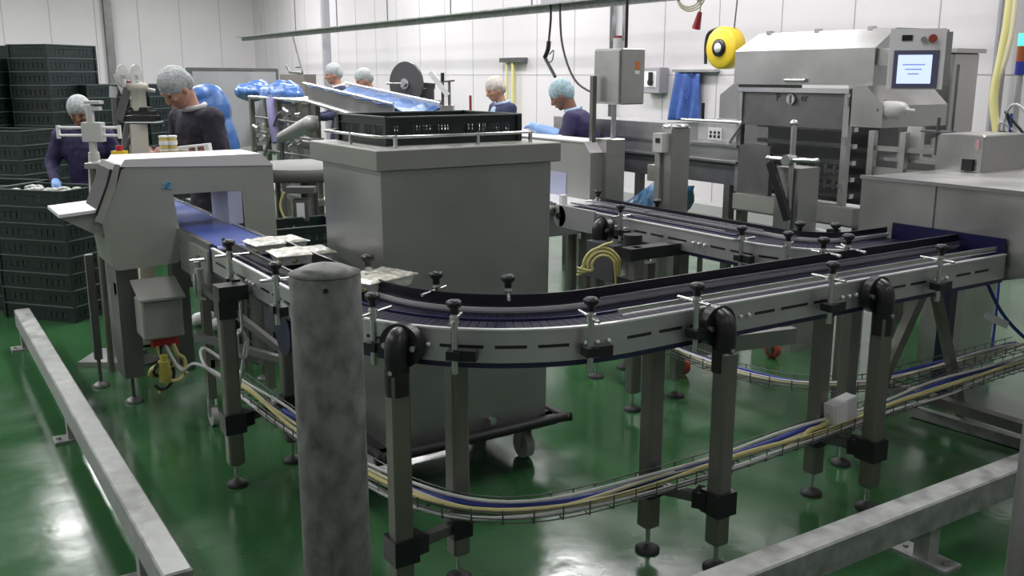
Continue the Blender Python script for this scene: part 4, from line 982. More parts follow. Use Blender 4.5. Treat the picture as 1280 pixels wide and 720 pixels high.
# vertical conduits above control cabinet
for px,lab in ((757,'thin grey conduit left of the white canister above the cabinet'),(783,'black cable dropping to the control cabinet top')):
    q=onX(px,40,8.3 if px<770 else 3.8); zt=4.6
    zb=1.75 if px<770 else zt3
    if px<770: tag(M().cyl((8.4,q.y,1.0),(8.4,q.y,4.6),.025,8).build('conduit',DSTEEL),lab,'conduit')
    else: tag(M().cyl((3.8,q.y,zb),(3.8,q.y,4.6),.010,8).build('cable',BLKR),lab,'cable')
q=onX(774,51,7.2)
cn=thing('beacon','white and red beacon hanging by thin pipes above the cabinet','beacon',(7.2,q.y,q.z))
M().cyl((7.2,q.y,q.z-.08),(7.2,q.y,q.z+.03),.07,16).build('body',WHITEP,cn); M().cyl((7.2,q.y,q.z+.03),(7.2,q.y,q.z+.055),.055,16).build('cap',RED,cn)
M().cyl((7.2,q.y+.1,q.z),(7.2,q.y+.1,4.6),.028,8).cyl((7.2,q.y-.07,q.z),(7.2,q.y-.07,4.6),.015,8).build('hanging_pipes',mat('grey_paint',(.3,.3,.33)),cn)
# yellow pole behind workers
q=onX(640,95,wx-.1)
yp=thing('yellow_squeegee','pale yellow broom hanging handle down on the wall rack','broom',(wx-.1,q.y,1.2))
M().cyl((wx-.08,q.y,.9),(wx-.08,q.y,1.92),.03,8).cyl((wx-.08,q.y+.18,1.1),(wx-.08,q.y+.18,1.92),.02,8).build('handle',mat('pale_yellow',(.62,.58,.25),.5),yp)
M().box(wx-.12,wx-.001,q.y-.3,q.y+.35,1.90,1.97).build('rack',DSTEEL,yp)
# right: yellow hoses and signal tower
for k,(px,ra,mc,lab) in enumerate(((1254,.035,mat('pale_yellow',(.62,.58,.25)),'thick pale yellow hose running up the column at right'),(1261,.022,CREAMC,'thin cream hose beside the thick yellow hose at right'))):
    q=onX(px,80,7.9); tag(M().tube([(7.9,q.y,4.6),(7.9,q.y,2.4),(7.9,q.y+.02,1.9),(7.9,q.y+.05*(k+1),1.5),(7.9,q.y-.03,1.1),(7.9,q.y+.03,.7)],ra,10).build('hose',mc),lab,'hose')
q=onX(1280,48,6.0)
sl=thing('signal_tower','signal tower with a lit green lamp at the right picture edge','signal light',(6.0,q.y,1.0))
M().cyl((6,q.y,q.z-.045),(6,q.y,q.z+.03),.032,16).build('green_lamp',GREENL,sl)
M().cyl((6,q.y,q.z-.14),(6,q.y,q.z-.045),.032,16).build('amber_lamp',mat('amber_lens',(.45,.12,.04),.3),sl)
M().cyl((6,q.y,q.z-.22),(6,q.y,q.z-.14),.032,16).build('blue_lamp',mat('blue_lens',(.03,.06,.4),.3),sl)
M().cyl((6,q.y,0),(6,q.y,q.z-.22),.02,12).build('pole',GREYL,sl)
q=onX(1270,170,5.6)
for k,(mc,lab) in enumerate(((BLUC,'blue cable in the tangle by the right edge'),(WHC,'white cable in the tangle by the right edge'),(BLKR,'black cable in the tangle by the right edge'))):
    random.seed(k+3)
    tag(M().tube([(5.6,q.y+random.uniform(-.1,.12),q.z+random.uniform(-.22,.15)) for _ in range(9)]+[(5.6,q.y+.03*k,.4),(5.6,q.y+.03*k,.008)],.008,6).build('cable',mc),lab,'cable')
# ------------------------------------------------------------- left label machine & scale stand
lx=1.05
def D(px,py,d): return onD(px,py,d)
b=D(118,200,6.1)
ss=thing('sensor_stand','light grey upright stand with a square head and horizontal rods in front of the woman','stand',(b.x,b.y,0))
dirh=Vector((math.cos(YAW),-math.sin(YAW),0))   # picture right
fwd=Vector((math.sin(YAW),math.cos(YAW),0))
def up(px,py,d=6.1): q=onD(px,py,d); return q
z1=up(118,240).z; zt9=up(117,130).z
m=M(); m.cone((b.x,b.y,.03),(b.x,b.y,.95),.03,.03,16); m.cone((b.x,b.y,.95),(b.x,b.y,up(118,190).z),.052,.030,16); m.cyl((b.x,b.y,up(118,190).z),(b.x,b.y,up(117,132).z),.022,14); m.build('post',GREYL,ss)
q=up(117,165); m=M().obox(q,(.115,.06,.11),-YAW); m.build('square_head',GREYL,ss)
m=M()
for dz in (.02,-.025): m.cyl(q-dirh*.21+Vector((0,0,dz+.005)),q+dirh*.155+Vector((0,0,dz+.005)),.008,8)
for s_ in (-.205,.15): m.obox(q+dirh*s_,(.016,.02,.075),-YAW)
m.build('rods',WHITEP,ss)
q=up(117,128); m=M().obox(q+dirh*.0,(.09,.06,.018),-YAW); m.obox(q+Vector((0,0,-.035)),(.07,.05,.02),-YAW); m.build('top_plate',GREYL,ss)
M().obox((b.x,b.y,.015),(.3,.3,.03),-YAW).build('foot_plate',STEEL,ss)
# label applicator
b=D(170,190,6.5)
lm=thing('label_applicator','cream label printer on a post with upright reel discs between the two front workers','label machine',(b.x,b.y,0))
CRM=mat('cream_enamel',(.55,.53,.45),.4)
def L(px,py,d=6.5): return onD(px,py,d)
m=M(); q0=L(170,198);q1=L(172,155); m.beam((b.x,b.y,.3),(q1.x,q1.y,q1.z),.10,.09); m.obox((b.x,b.y,.16),(.3,.3,.3)); m.build('post',CRM,lm)
q=L(172,120); m=M(); m.lathe([(.045,-.09),(.05,-.07),(.05,.03),(.065,.04),(.068,.07),(.055,.08)],(q.x,q.y,q.z),n=20); m.build('print_head',CRM,lm)
q=L(178,148); m=M().obox(q,(.19,.12,.035),-YAW).obox(q+Vector((0,0,.035)),(.15,.11,.025),-YAW).obox(q+Vector((0,0,.06))-dirh*.01,(.12,.10,.02),-YAW); m.build('label_plate',BLK,lm)
m=M().obox(q+Vector((0,0,-.022))+dirh*.01,(.20,.12,.008),-YAW); m.build('plate_edge',WHITEP,lm)
for px,nm in ((153,'reel'),(170,'reel')):
    q=L(px,95); m=M(); nrm=(dirh*.97+fwd*-.16).normalized(); m.cyl(q-nrm*.004+Vector((0,0,0)),q+nrm*.004,.07,28); m.cyl(q-nrm*.02,q+nrm*.02,.015,12); o=m.build('reel_disc',GREYL,lm)
q=L(154,108); m=M().obox(q,(.05,.03,.17),mtx=Matrix.Rotation(-YAW,4,'Z')@Matrix.Rotation(R(-18),4,'Y')); m.build('label_web_guide',WHITEP,lm)
m=M(); a=L(146,130); m.cyl(L(142,108),L(146,158),.022,12); m.cyl(L(160,172),L(154,190),.022,12); m.beam(L(148,150),L(160,110),.06,.05); m.beam(L(160,150),L(152,200),.03,.03); m.build('bracket_arms',DSTEEL,lm)
m=M(); m.cyl(L(183,112),L(194,114),.014,8); m.cyl(L(165,100),L(185,108),.01,8); m.cyl(L(142,108),L(142,122),.025,12); m.build('tension_roller',GREYL,lm)
q=L(164,103); m=M(); m.obox(q,(.05,.03,.014),-YAW); m.build('red_mark',RED,lm)
# stop button box
q=D(150,195,6.0); sbx=thing('stop_button_box','yellow box with a red push button beside the cream label printer','switch',(q.x,q.y,q.z-.05))
M().obox(q,(.08,.05,.06),-YAW).build('housing',YEL,sbx); M().cyl(q+Vector((0,0,.03)),q+Vector((0,0,.06)),.02,16).build('push_button',RED,sbx)
M().cone((q.x,q.y,.0),(q.x,q.y,q.z-.03),.02,.02,10).build('stem',DSTEEL,sbx)
M().cyl((q.x,q.y,0),(q.x,q.y,.012),.12,20).build('foot_plate',DSTEEL,sbx)
# packing table behind arch: pots and boxes
wt=thing('work_table','narrow steel work table behind the arch carrying pots and a printed box','table',(1.6,5.95,0))
tzc=D(230,204,6.0); ctr=D(212,204,5.80)
M().obox((ctr.x,ctr.y,1.205),(.86,.26,.03),-YAW).build('table_top',STEEL,wt)
for sx_ in (-.40,.40):
    for sy_ in (-.10,.10):
        p=Vector((ctr.x,ctr.y,0))+dirh*sx_+fwd*sy_; M().cyl((p.x,p.y,0),(p.x,p.y,1.192),.018,10).build('leg',LEGM,wt)
ZTB=1.22
def stand(px,d): q=onD(px,150,d); return Vector((q.x,q.y,ZTB))
for i,(px,dz,lab) in enumerate(((203,0,'left yellow striped pot in the lower row on the work table'),(214,0,'middle yellow striped pot in the lower row on the work table'),(228,0,'right yellow striped pot in the lower row on the work table'),(203,1,'left pot of the upper pair stacked on the yellow pots'),(213,1,'right pot of the upper pair stacked on the yellow pots'))):
    p=stand(px,5.76)+Vector((0,0,dz*.075)); r=thing('food_pot',lab,'pot',p,'yellow striped pots on the work table')
    M().lathe([(.024,0),(.027,.064)],p,n=18).build('cup',mat('yellow_pot',(.60,.50,.16),.4),r); M().lathe([(.029,.064),(.029,.071),(.027,.073)],p,n=18).build('lid',WHITEP,r)
    M().lathe([(.0285,.022),(.0287,.045)],p,n=18).build('band',WHITEP,r)
p=stand(240,5.76); r=thing('printed_carton','white carton with reddish brown printed pictures on the work table','carton',p)
mr=Matrix.Rotation(-YAW,4,'Z')@Matrix.Rotation(R(-6),4,'Y')
M().obox(p+Vector((0,0,.055)),(.19,.06,.075),mtx=mr).build('box',WHITEP,r)
m=M()
for k in range(3): m.obox(p+Vector((0,0,.055))-fwd*.031+dirh*(-.05+.05*k)+Vector((0,0,.006*k-.006)),(.036,.003,.05),mtx=mr)
m.build('print',mat('brown_print',(.25,.10,.08),.6,0,.6,40),r)
p=stand(172,5.78); tag(M().obox(p+Vector((0,0,.02)),(.22,.1,.03),-YAW).build('tray_stack',GREYL),'flat pale tray lying under the cream label printer','tray')
# ------------------------------------------------------------- people
def person(name,label,pos,face,H=1.72,lean=0,pitch=20,netm=NET,coat=PURP,skin=SKIN,hands=None,glove=None,shirt=None,collar=None,hair=None,vox=.009,turn=0,gaunt=False):
    r=thing('person',label,'person',(0,0,0))
    k=H/1.75
    def V(x,y,z): return Vector((x*k,y*k,z*k))
    la=R(lean); hip=V(0,0,.95)
    def T(x,y,z): # torso frame: z along the spine from hip
        c,s=math.cos(la),math.sin(la); return hip+Vector((x*k,(y*c+z*s)*k,(-y*s+z*c)*k))
    neck=T(0,.0,.52); hpv=neck+Vector((0,.035*math.cos(la)*k+.07*math.sin(la)*k,.075*k))
    ph=R(pitch); tu=R(turn)
    Rh=Matrix.Rotation(tu,3,'Z')@Matrix.Rotation(-ph,3,'X')
    hc=hpv+Rh@V(0,.01,.075)
    def Hd(x,y,z): return hc+Rh@V(x,y,z)
    m=M()
    # torso, pelvis, legs
    m.ell(T(0,0,.0),(.155*k,.11*k,.13*k)); m.cap(T(0,0,.05),T(0,0,.30),.115*k,.125*k)
    m.ell(T(0,0,.36),(.165*k,.11*k,.16*k)); m.cap(T(-.12,0,.44),T(.12,0,.44),.06*k,.06*k)
    m.cap(neck-Vector((0,0,.03*k)),hpv+Vector((0,0,.05*k)),.056*k,.052*k)
    for s in (-1,1):
        m.cap(V(s*.09,0,.9),V(s*.10,.01,.5),.085*k,.055*k); m.cap(V(s*.10,.01,.5),V(s*.10,-.01,.09),.055*k,.038*k); m.cap(V(s*.10,-.02,.045),V(s*.11,.14,.035),.038*k,.032*k)
    # head
    m.ell(hc,(.074*k,.092*k,.108*k),Rh,n=24,m=18)
    m.ell(Hd(0,.025,-.055),(.052*k,.062*k,.062*k),Rh); m.ell(Hd(0,.062,-.095),(.024*k,.02*k,.018*k),Rh)
    m.cone(Hd(0,.088,.012),Hd(0,.108,-.028),.008*k,.014*k,10); m.ell(Hd(0,.104,-.028),(.016*k,.014*k,.011*k),Rh)
    for s in (-1,1):
        m.ell(Hd(s*.076,-.005,-.012),(.012*k,.02*k,.032*k),Rh); m.ell(Hd(s*.032,.068,-.022),(.024*k,.02*k,.02*k),Rh); m.ell(Hd(s*.03,.078,.028),(.024*k,.012*k,.008*k),Rh)
    m.ell(Hd(0,.086,-.060),(.024*k,.010*k,.009*k),Rh)
    # arms
    arms=hands or [((-.22,.10,.18),(-.20,.36,.16)),((.22,.10,.18),(.20,.36,.16))]
    gls=[]; slv=[]
    for s,(el,wr) in zip((-1,1),arms):
        sh=T(s*.175,0,.455); e=T(*el); w_=T(*wr); 
        m.cap(sh,e,.052*k,.040*k); m.cap(e,w_,.040*k,.027*k); d=(w_-e).normalized()
        slv.append((sh,e,w_))
        pal=w_+d*.05*k; sidev=d.cross(Vector((0,0,1))).normalized(); dn=sidev.cross(d)
        gl=M(); gls.append(gl)
        if gaunt: gl.cap(e.lerp(w_,.25),w_,.060*k,.045*k)
        for mm,ex in ((m,0),(gl,.004)):
            mm.cap(w_+d*.01*k,w_+d*.075*k,(.030)*k+ex,.034*k+ex)
            for fi,(off,ln) in enumerate(((-.027,.065),(-.009,.075),(.009,.072),(.027,.055))):
                b0=w_+d*.09*k+sidev*off*k; b1=b0+d*ln*.5*k-Vector((0,0,.012*k)); b2=b1+d*ln*.4*k-Vector((0,0,.028*k))
                mm.cap(b0,b1,.0095*k+ex*.6,.009*k+ex*.6,8); mm.cap(b1,b2,.009*k+ex*.6,.0075*k+ex*.6,8)
            t0=w_+d*.035*k-sidev*s*.028*k; t1=t0+d*.035*k-sidev*s*.025*k-Vector((0,0,.01)); t2=t1+d*.03*k-Vector((0,0,.015))
            mm.cap(t0,t1,.013*k+ex*.6,.011*k+ex*.6,8); mm.cap(t1,t2,.011*k+ex*.6,.009*k+ex*.6,8)
    rm=lambda v:[('REMESH',dict(mode='VOXEL',voxel_size=v,use_smooth_shade=True)),('SMOOTH',dict(factor=.5,iterations=2))]
    body=m.build('body',skin,r,mods=rm(vox*.8))
    # eyes, mouth
    for s in (-1,1): M().ell(Hd(s*.031,.082,.008),(.013*k,.008*k,.006*k),Rh,n=10,m=6).build('eye',mat('eye_dark',(.03,.02,.02),.3),r)
    M().ell(Hd(0,.094,-.062),(.021*k,.006*k,.004*k),Rh,n=10,m=6).build('lips',mat('lips',(.28,.09,.08),.5),r)
    # coat
    c=M(); c.ell(T(0,0,-.02),(.185*k,.145*k,.18*k)); c.cap(T(0,0,.05),T(0,0,.30),.150*k,.155*k); c.ell(T(0,0,.36),(.20*k,.14*k,.17*k)); c.cap(T(-.145,0,.44),T(.145,0,.44),.078*k,.078*k)
    c.cone(hip+Vector((0,0,.05*k)),V(0,0,.52),.16*k,.215*k,24)
    c.cone(T(0,0,.46),neck+Vector((0,.0,.012*k)),.09*k,.068*k,16)
    for sh,e,w_ in slv: c.cap(sh,e,.074*k,.058*k); c.cap(e,e.lerp(w_,.93),.058*k,.040*k)
    tex=bpy.data.textures.get('fold') or bpy.data.textures.new('fold','CLOUDS'); tex.noise_scale=.09
    c.build('coat',coat,r,mods=rm(vox)+[('DISPLACE',dict(texture=tex,strength=.022,mid_level=.5,texture_coords='LOCAL'))])
    t=M()
    for s in (-1,1): t.cap(V(s*.09,0,.88),V(s*.10,.01,.5),.10*k,.078*k); t.cone(V(s*.10,.01,.5),V(s*.10,-.01,.08),.078*k,.07*k,16)
    t.build('trousers',TROU,r,mods=rm(.014))
    sh_=M()
    for s in (-1,1): sh_.cap(V(s*.10,-.03,.05),V(s*.11,.15,.045),.052*k,.047*k)
    sh_.build('shoes',WHITEP,r,mods=rm(.012))
    # net
    nt=M(); nt.ell(Hd(0,-.020,.038),(.093*k,.108*k,.098*k),Rh,n=20,m=14); nt.ell(Hd(0,-.06,-.0),(.085*k,.07*k,.08*k),Rh)
    net=nt.build('hairnet',netm,r,mods=[('REMESH',dict(mode='VOXEL',voxel_size=.008,use_smooth_shade=True)),('DISPLACE',dict(texture=tex,strength=.012,mid_level=.5))])
    if glove:
        for gl in gls: gl.build('glove',glove,r,mods=rm(.0065))
    if shirt: 
        M().ell(T(0,.105,.40),(.05*k,.05*k,.10*k)).build('shirt_front',shirt,r)
    if collar:
        cc=M(); nb=T(0,-.01,.525)
        cc.tube([nb+Vector((.070*k*math.cos(a),.066*k*math.sin(a),.015*k*math.sin(a)*-1)) for a in [R(x) for x in range(-60,250,30)]],.018*k,8); cc.build('collar',collar,r)
    r.location=(pos[0],pos[1],0); r.rotation_euler=(0,0,face)
    return r
# facing: local +Y -> world; rotation so that +Y points to angle
def toward(dx,dy): return math.atan2(dy,dx)-PI/2
q=onD(102,125,8.0)
person('person','woman in a purple overall and grey hairnet, blue glove, behind the near crates',(q.x,q.y),toward(-.35,-1),H=1.57,lean=8,pitch=28,coat=PURP,skin=SKIND,hands=[((-.26,.02,.20),(-.24,.26,.10)),((.27,.03,.22),(.20,.30,.14))],glove=GLOVE)
q=onD(263,100,6.75)
person('person','person in a dark jacket and pale hairnet bending over the work table',(q.x,q.y),toward(-.88,-.30),H=1.80,lean=16,pitch=44,coat=DNAVY,collar=mat('grey_collar',(.45,.45,.46),.7),hands=[((-.23,.08,.22),(-.12,.31,.33)),((.23,.08,.22),(.12,.31,.33))])
q=onX(428,100,5.1)
person('person','small distant worker in a navy coat, leftmost of the two behind the long tray line',(q.x,q.y),toward(-1,.25),H=1.86,lean=5,pitch=15,coat=BNAVY,vox=.013,collar=WHITEP)
q=onX(471,100,5.1)
person('person','distant worker in a navy coat left of the big grey reel',(q.x,q.y),toward(-1,.1),H=1.80,lean=9,pitch=24,coat=BNAVY,vox=.013)
q=onX(635,110,5.35)
person('person','worker with pale hairnet and open navy jacket over light blue, right of the reel',(q.x,q.y),toward(-.95,.1),H=1.70,lean=8,pitch=22,coat=BNAVY,vox=.012,shirt=LBLUE,collar=LBLUE,netm=mat('pale_hairnet',(.50,.46,.42),.8,0,.3,60,.6,70))
q=onX(742,112,5.0)
person('person','worker in purple navy coat and blue hairnet leaning left with blue gloves',(q.x,q.y),toward(-.72,.75),H=1.71,lean=20,pitch=34,coat=BNAVY if 0 else mat('purple_navy_coat',(.024,.019,.075),.8,0,.2,8,.3,20),skin=SKIND,netm=mat('teal_hairnet',(.30,.42,.46),.8,0,.3,60,.6,70),vox=.011,glove=GLOVE,gaunt=True,hands=[((-.24,.10,.32),(-.14,.30,.47)),((.24,.10,.30),(.10,.31,.42))],collar=LBLUE)
# worker behind man: blue bag
q=onD(262,125,8.2)
tag(M().ell((q.x,q.y,q.z-.10),(.17,.15,.22)).ell((q.x-.02,q.y,q.z+.03),(.15,.12,.10)).ell((q.x+.07,q.y-.05,q.z-.45),(.14,.14,.35)).build('blue_bag',BLUEB,mods=[('REMESH',dict(mode='VOXEL',voxel_size=.015,use_smooth_shade=True))]),'bulky blue plastic sack behind the man in the dark jacket','bag')
sk=thing('sack_holder','steel sack holder carrying the bulky blue sack behind the man','holder',(q.x,q.y,0))
M().cyl((q.x+.1,q.y+.22,0),(q.x+.1,q.y+.22,q.z),.02,10).build('post',STEEL,sk); M().obox((q.x,q.y,q.z-.82-.0),(.4,.4,.03)).cyl((q.x,q.y,0),(q.x,q.y,q.z-.83),.03,10).build('shelf',STEEL,sk)
# ------------------------------------------------------------- worker table in front of right workers
wt2=thing('packing_table','long pale packing table in front of the leaning worker','table',(4.6,6.6,0))
yy0,yy1=5.9,8.6
M().box(4.35,4.72,yy0,yy1,1.155,1.185).build('table_top',GREYL,wt2)
M().box(4.33,4.35,yy0,yy1,1.125,1.195).build('edge_rail',STEELB,wt2)
m=M()
for y in (yy0+.1,(yy0+yy1)/2,yy1-.1): m.box(4.40,4.44,y,y+.04,0,1.155); m.box(4.64,4.68,y,y+.04,0,1.155)
m.build('frame_legs',LEGM,wt2)
for k,(px,lab) in enumerate(((672,'left clump of salad pieces on the pale packing table'),(690,'right clump of salad pieces on the pale packing table'))):
    q=onX(px,160,4.5); m=M(); random.seed(k)
    for i in range(9): m.ell((4.5+random.uniform(-.08,.08),q.y+random.uniform(-.1,.1),1.195+random.uniform(0,.02)),(.03,.04,.018),n=6,m=4)
    tag(m.build('food_heap',mat('pale_food',(.5,.48,.38),.6,0,.4,30)),lab,'food')
q=onX(651,168,4.4); tag(M().cyl((4.38,onX(659,170,4.38).y,1.185),(4.38,onX(659,170,4.38).y,1.26),.015,8).build('clamp_peg',BLK),'small black peg on the edge of the pale packing table','peg')
# ------------------------------------------------------------- long raised tray line (sloped)
X3=3.2
tl=thing('tray_line','long raised stainless trough line on many legs behind the work area','conveyor',(X3,8,0))
yN=onX(550,150,X3+.4).y; yF=onX(312,112,X3).y
pxN=proj((X3,yN,1.45))[0]; zN=onX(pxN,125+(pxN-385)*.316,X3).z+.13; zF=onX(312,116,X3).z
def lerp(a,b,t): return a+(b-a)*t
yM=onX(385,125,X3).y
m=M(); 
def side(x):
    m.add([(x,yN,zN-.13),(x,yM,zF-.05),(x,yM,zF+.10),(x,yN,zN+.03),(x+.012,yN,zN-.13),(x+.012,yM,zF-.05),(x+.012,yM,zF+.10),(x+.012,yN,zN+.03)],[(0,1,2,3),(7,6,5,4),(0,4,5,1),(1,5,6,2),(2,6,7,3),(3,7,4,0)])
side(X3); side(X3+.40)
m.add([(X3,yN,zN-.12),(X3,yM,zF-.04),(X3+.41,yM,zF-.04),(X3+.41,yN,zN-.12),(X3,yN,zN-.13),(X3,yM,zF-.05),(X3+.41,yM,zF-.05),(X3+.41,yN,zN-.13)],[(0,1,2,3),(7,6,5,4),(0,4,5,1),(1,5,6,2),(2,6,7,3),(3,7,4,0)])
m.box(X3,X3+.40,yM,yF,zF-.06,zF-.03)
m.build('trough',STEEL,tl)
m=M(); m.tube([(X3-.01,yN,zN-.13),(X3-.01,yM,zF-.05),(X3-.01,yF,zF-.04)],.016,8,sub=1); m.tube([(X3,yN,zN+.04),(X3,yM+.1,zF+.11)],.012,8,sub=1); m.tube([(X3+.41,yN,zN+.04),(X3+.41,yM+.1,zF+.11)],.012,8,sub=1); m.build('edge_rail',STEELB,tl)
m=M(); m.box(X3+.04,X3+.36,yN+.2,yF-.1,zN-.42,zN-.36); m.build('under_frame',DSTEEL,tl)
for px in (312,330,345,392,418,455):
    y=onX(px,150,X3).y; 
    for xo in (0,.34): M().box(X3+xo+.01,X3+xo+.055,y-.03,y+.03,0,zN-.1 if px>400 else zF-.06).build('leg',LEGM,tl)
# cylinder motor + clutter under
q=onX(365,162,3.05); 
dm=thing('drum_motor','pale slanted drum shaped motor under the raised trough line','motor',q)
a=onX(352,172,3.0); b_=onX(388,155,3.05)
M().cone(a,b_,.05,.075,24).ell(b_,(.075,)*3).ell(a,(.05,)*3).build('motor_body',mat('drum_grey',(.30,.30,.28),.45,.3),dm)
M().cyl(a,(a.x,a.y,.0),.02,8).build('stem',DSTEEL,dm)
random.seed(12)
bx_=thing('valve_manifold','shiny valves and pipe fittings cluttering the frame under the raised trough line','valves',(3.1,8.0,.8))
m=M()
for i in range(26):
    px=random.uniform(322,400); py=random.uniform(140,195); q=onX(px,py,3.1+random.uniform(0,.3))
    if i%3: m.cyl(q,q+Vector((0,random.uniform(.05,.15),random.uniform(-.05,.05))),random.uniform(.012,.03),8)
    else: m.obox(q,(.06,.08,.06),random.uniform(0,1))
m.build('fittings',STEELB,bx_)
m=M()
for py in (150,168,190): q0=onX(320,py-4,3.2); q1=onX(400,py+8,3.2); m.tube([q0,q1],.014,6,sub=1)
m.tube([onX(330,195,3.0),onX(345,150,3.1),onX(352,140,3.1)],.015,8); m.build('pipes',DSTEEL,bx_)
M().box(3.1,3.3,onX(400,150,3.2).y,onX(322,150,3.2).y,.55,.60).build('manifold_shelf',STEEL,bx_)
q=onX(341,155,3.1); tag(M().tube([onX(338,125,3.15),onX(341,150,3.1),onX(346,178,3.1)],.045,10).build('sleeve',mat('lilac_cloth',(.16,.15,.28),.7)),'dark lilac hanging cloth strip by the trough line legs','cloth')
# blue bags on line
for px0,px1,py,lab in ((303,328,108,'low blue plastic sheet at the far left end of the raised trough line'),(332,372,106,'larger rumpled blue plastic sheet on the raised trough line')):
    a=onX(px0,py,X3+.2); b_=onX(px1,py,X3+.2); cy=(a.y+b_.y)/2; hl=abs(a.y-b_.y)/2
    m=M(); m.ell((X3+.2,cy,zF+.0),(.17,hl,.10),n=20,m=12); m.ell((X3+.3,cy+hl*.3,zF+.03),(.15,hl*.5,.10)); 
    tag(m.build('blue_sheet',BLUEB,mods=[('REMESH',dict(mode='VOXEL',voxel_size=.02,use_smooth_shade=True)),('DISPLACE',dict(texture=bpy.data.textures['fold'],strength=.05,mid_level=.5))]),lab,'plastic sheet')
# blue liner along trough near end
m=M(); n=14; vs=[]
for i in range(n+1):
    t=i/n; y=lerp(yN+.0,yM,t); z=lerp(zN,zF+.07,t)
    for j,xo in enumerate((-.01,.08,.2,.32,.42)): vs.append((X3+xo,y,z+(.03 if j in(0,4) else -.03)+.012*math.sin(i*2.3+j)))
m.add(vs,[(i*5+j,i*5+j+1,(i+1)*5+j+1,(i+1)*5+j) for i in range(n) for j in range(4)],True)
tag(m.build('trough_liner',BLUEB,mods=[('SOLIDIFY',dict(thickness=.006))]),'shiny blue liner film lying along the top of the raised trough','liner')
# chair-like frame & support on line
q=onX(372,70,5.2)
hk=thing('hook_frame','dark metal hook frame leaning above the trough line','frame',(5.2,q.y,1.2))
M().tube([onX(366,46,5.2),onX(378,90,5.2)],.014,8,sub=1).tube([onX(358,82,5.2),onX(362,90,5.2),onX(378,92,5.2)],.02,8,sub=1).tube([onX(370,84,5.2),onX(376,84,5.2)],.012,8,sub=1).cyl((5.2,q.y,0),(5.2,q.y,onX(370,92,5.2).z),.02,8).build('frame_bars',DSTEEL,hk)
# tub behind it
a=onX(350,93,4.2); b_=onX(380,95,4.2); zt=a.z
hb=thing('steel_hopper','small brown grey hopper box behind the trough line near the column','hopper',(4.3,a.y,0))
M().box(4.2,4.35,b_.y,a.y,zt-.35,zt).build('box',mat('taupe_steel',(.22,.20,.18),.5,.4),hb); M().box(4.23,4.32,b_.y+.05,a.y-.05,0,zt-.35).build('pedestal',DSTEEL,hb)
# big grey board behind man (235-345, 88-130)
a=onX(344,90,5.0); b_=onX(236,90,5.0)
a=onD(344,88,13.0); b_=onD(236,91,11.5)
gb=thing('partition_board','long flat grey partition board standing behind the bending man','partition',((a.x+b_.x)/2,(a.y+b_.y)/2,0))
M().beam((a.x,a.y,1.30),(b_.x,b_.y,1.30),.04,.92).build('board',WOOD,gb)
M().beam((a.x,a.y,1.77),(b_.x,b_.y,1.77),.06,.03).build('frame_bar',DSTEEL,gb)
M().box(a.x-.03,a.x+.03,a.y-.03,a.y+.03,0,1.78).build('post',DSTEEL,gb); M().box(b_.x-.03,b_.x+.03,b_.y-.03,b_.y+.03,0,1.78).build('post',DSTEEL,gb)
# round table with motor
q=onD(385,205,6.9)
rt_=thing('round_table','round steel turntable with a deep rim between the arch and the tall bin','turntable',(q.x,q.y,0))
zr=q.z
m=M().lathe([(.42,zr-.09),(.43,zr-.085),(.43,zr-.005),(.42,zr),(.0001,zr)],(q.x,q.y,0),n=48); m.build('table_top',mat('dull_turntable',(.14,.14,.135),.55,.4),rt_)
M().cyl((q.x,q.y,.0),(q.x,q.y,zr-.09),.06,16).build('pillar',DSTEEL,rt_)
for a_ in (200,250,300,20,110):
    x=q.x+.34*math.cos(R(a_)); y=q.y+.34*math.sin(R(a_)); M().cyl((x,y,0),(x,y,zr-.085),.02,10).build('leg',LEGM,rt_)
q=onD(378,262,6.3); vm=thing('sensor_unit','small white faced motor unit with yellow cable under the round turntable','motor',(q.x,q.y,0))
M().obox(q,(.10,.10,.14),-YAW).cyl((q.x,q.y,0),(q.x,q.y,q.z-.05),.022,10).obox(q+Vector((0,0,.13)),(.18,.1,.04),-YAW).build('housing',DSTEEL,vm)
M().obox(q-fwd*.052-dirh*.0+Vector((0,0,0)),(.05,.005,.10),-YAW).build('white_label',WHITEP,vm)
M().tube([q+Vector((0,0,.12))-dirh*.10-fwd*.05,q+Vector((0,0,.02))-dirh*.13-fwd*.05,q-dirh*.06-fwd*.07+Vector((0,0,-.1)),q+dirh*.08-fwd*.07+Vector((0,0,-.14)),q+dirh*.12-fwd*.05+Vector((0,0,-.25))],.008,8).build('cable',YELC,vm)
# ------------------------------------------------------------- reel machine (480-565,75-135)
q=onX(508,105,4.0)
rm_=thing('film_reel_machine','labelling machine with one big grey reel disc and slanted plate behind the crate','label machine',(4.0,q.y,0))
nv=Vector((-.93,-.36,0)).normalized()
m=M(); m.cyl(q-nv*.012,q+nv*.012,.20,40); m.build('reel_disc',mat('reel_grey',(.07,.07,.075),.35),rm_)
m=M(); m.cyl(q+nv*.012,q+nv*.03,.05,20); m.cyl(q-dirh*.18+Vector((0,0,.005)),q+dirh*.08+Vector((0,0,.005)),.010,8); m.cyl(q+nv*.03,q+nv*.05,.025,16); m.build('hub',STEELB,rm_)
m=M(); m.beam(q+dirh*.02,q+dirh*.26+Vector((0,0,-.02)),.06,.05); m.obox(q+dirh*.14+Vector((0,0,-.09)),(.22,.12,.10),-YAW); m.obox(q+dirh*.16+Vector((0,0,-.17)),(.3,.15,.05),-YAW); m.build('motor_arm',mat('dark_arm',(.06,.06,.065),.4),rm_)
m=M(); c=q+dirh*.30+Vector((0,0,.0)); m.obox(c,(.045,.12,.26),mtx=Matrix.Rotation(-YAW,4,'Z')@Matrix.Rotation(R(-38),4,'Y')); m.build('slanted_plate',WHITEP,rm_)
m=M(); 
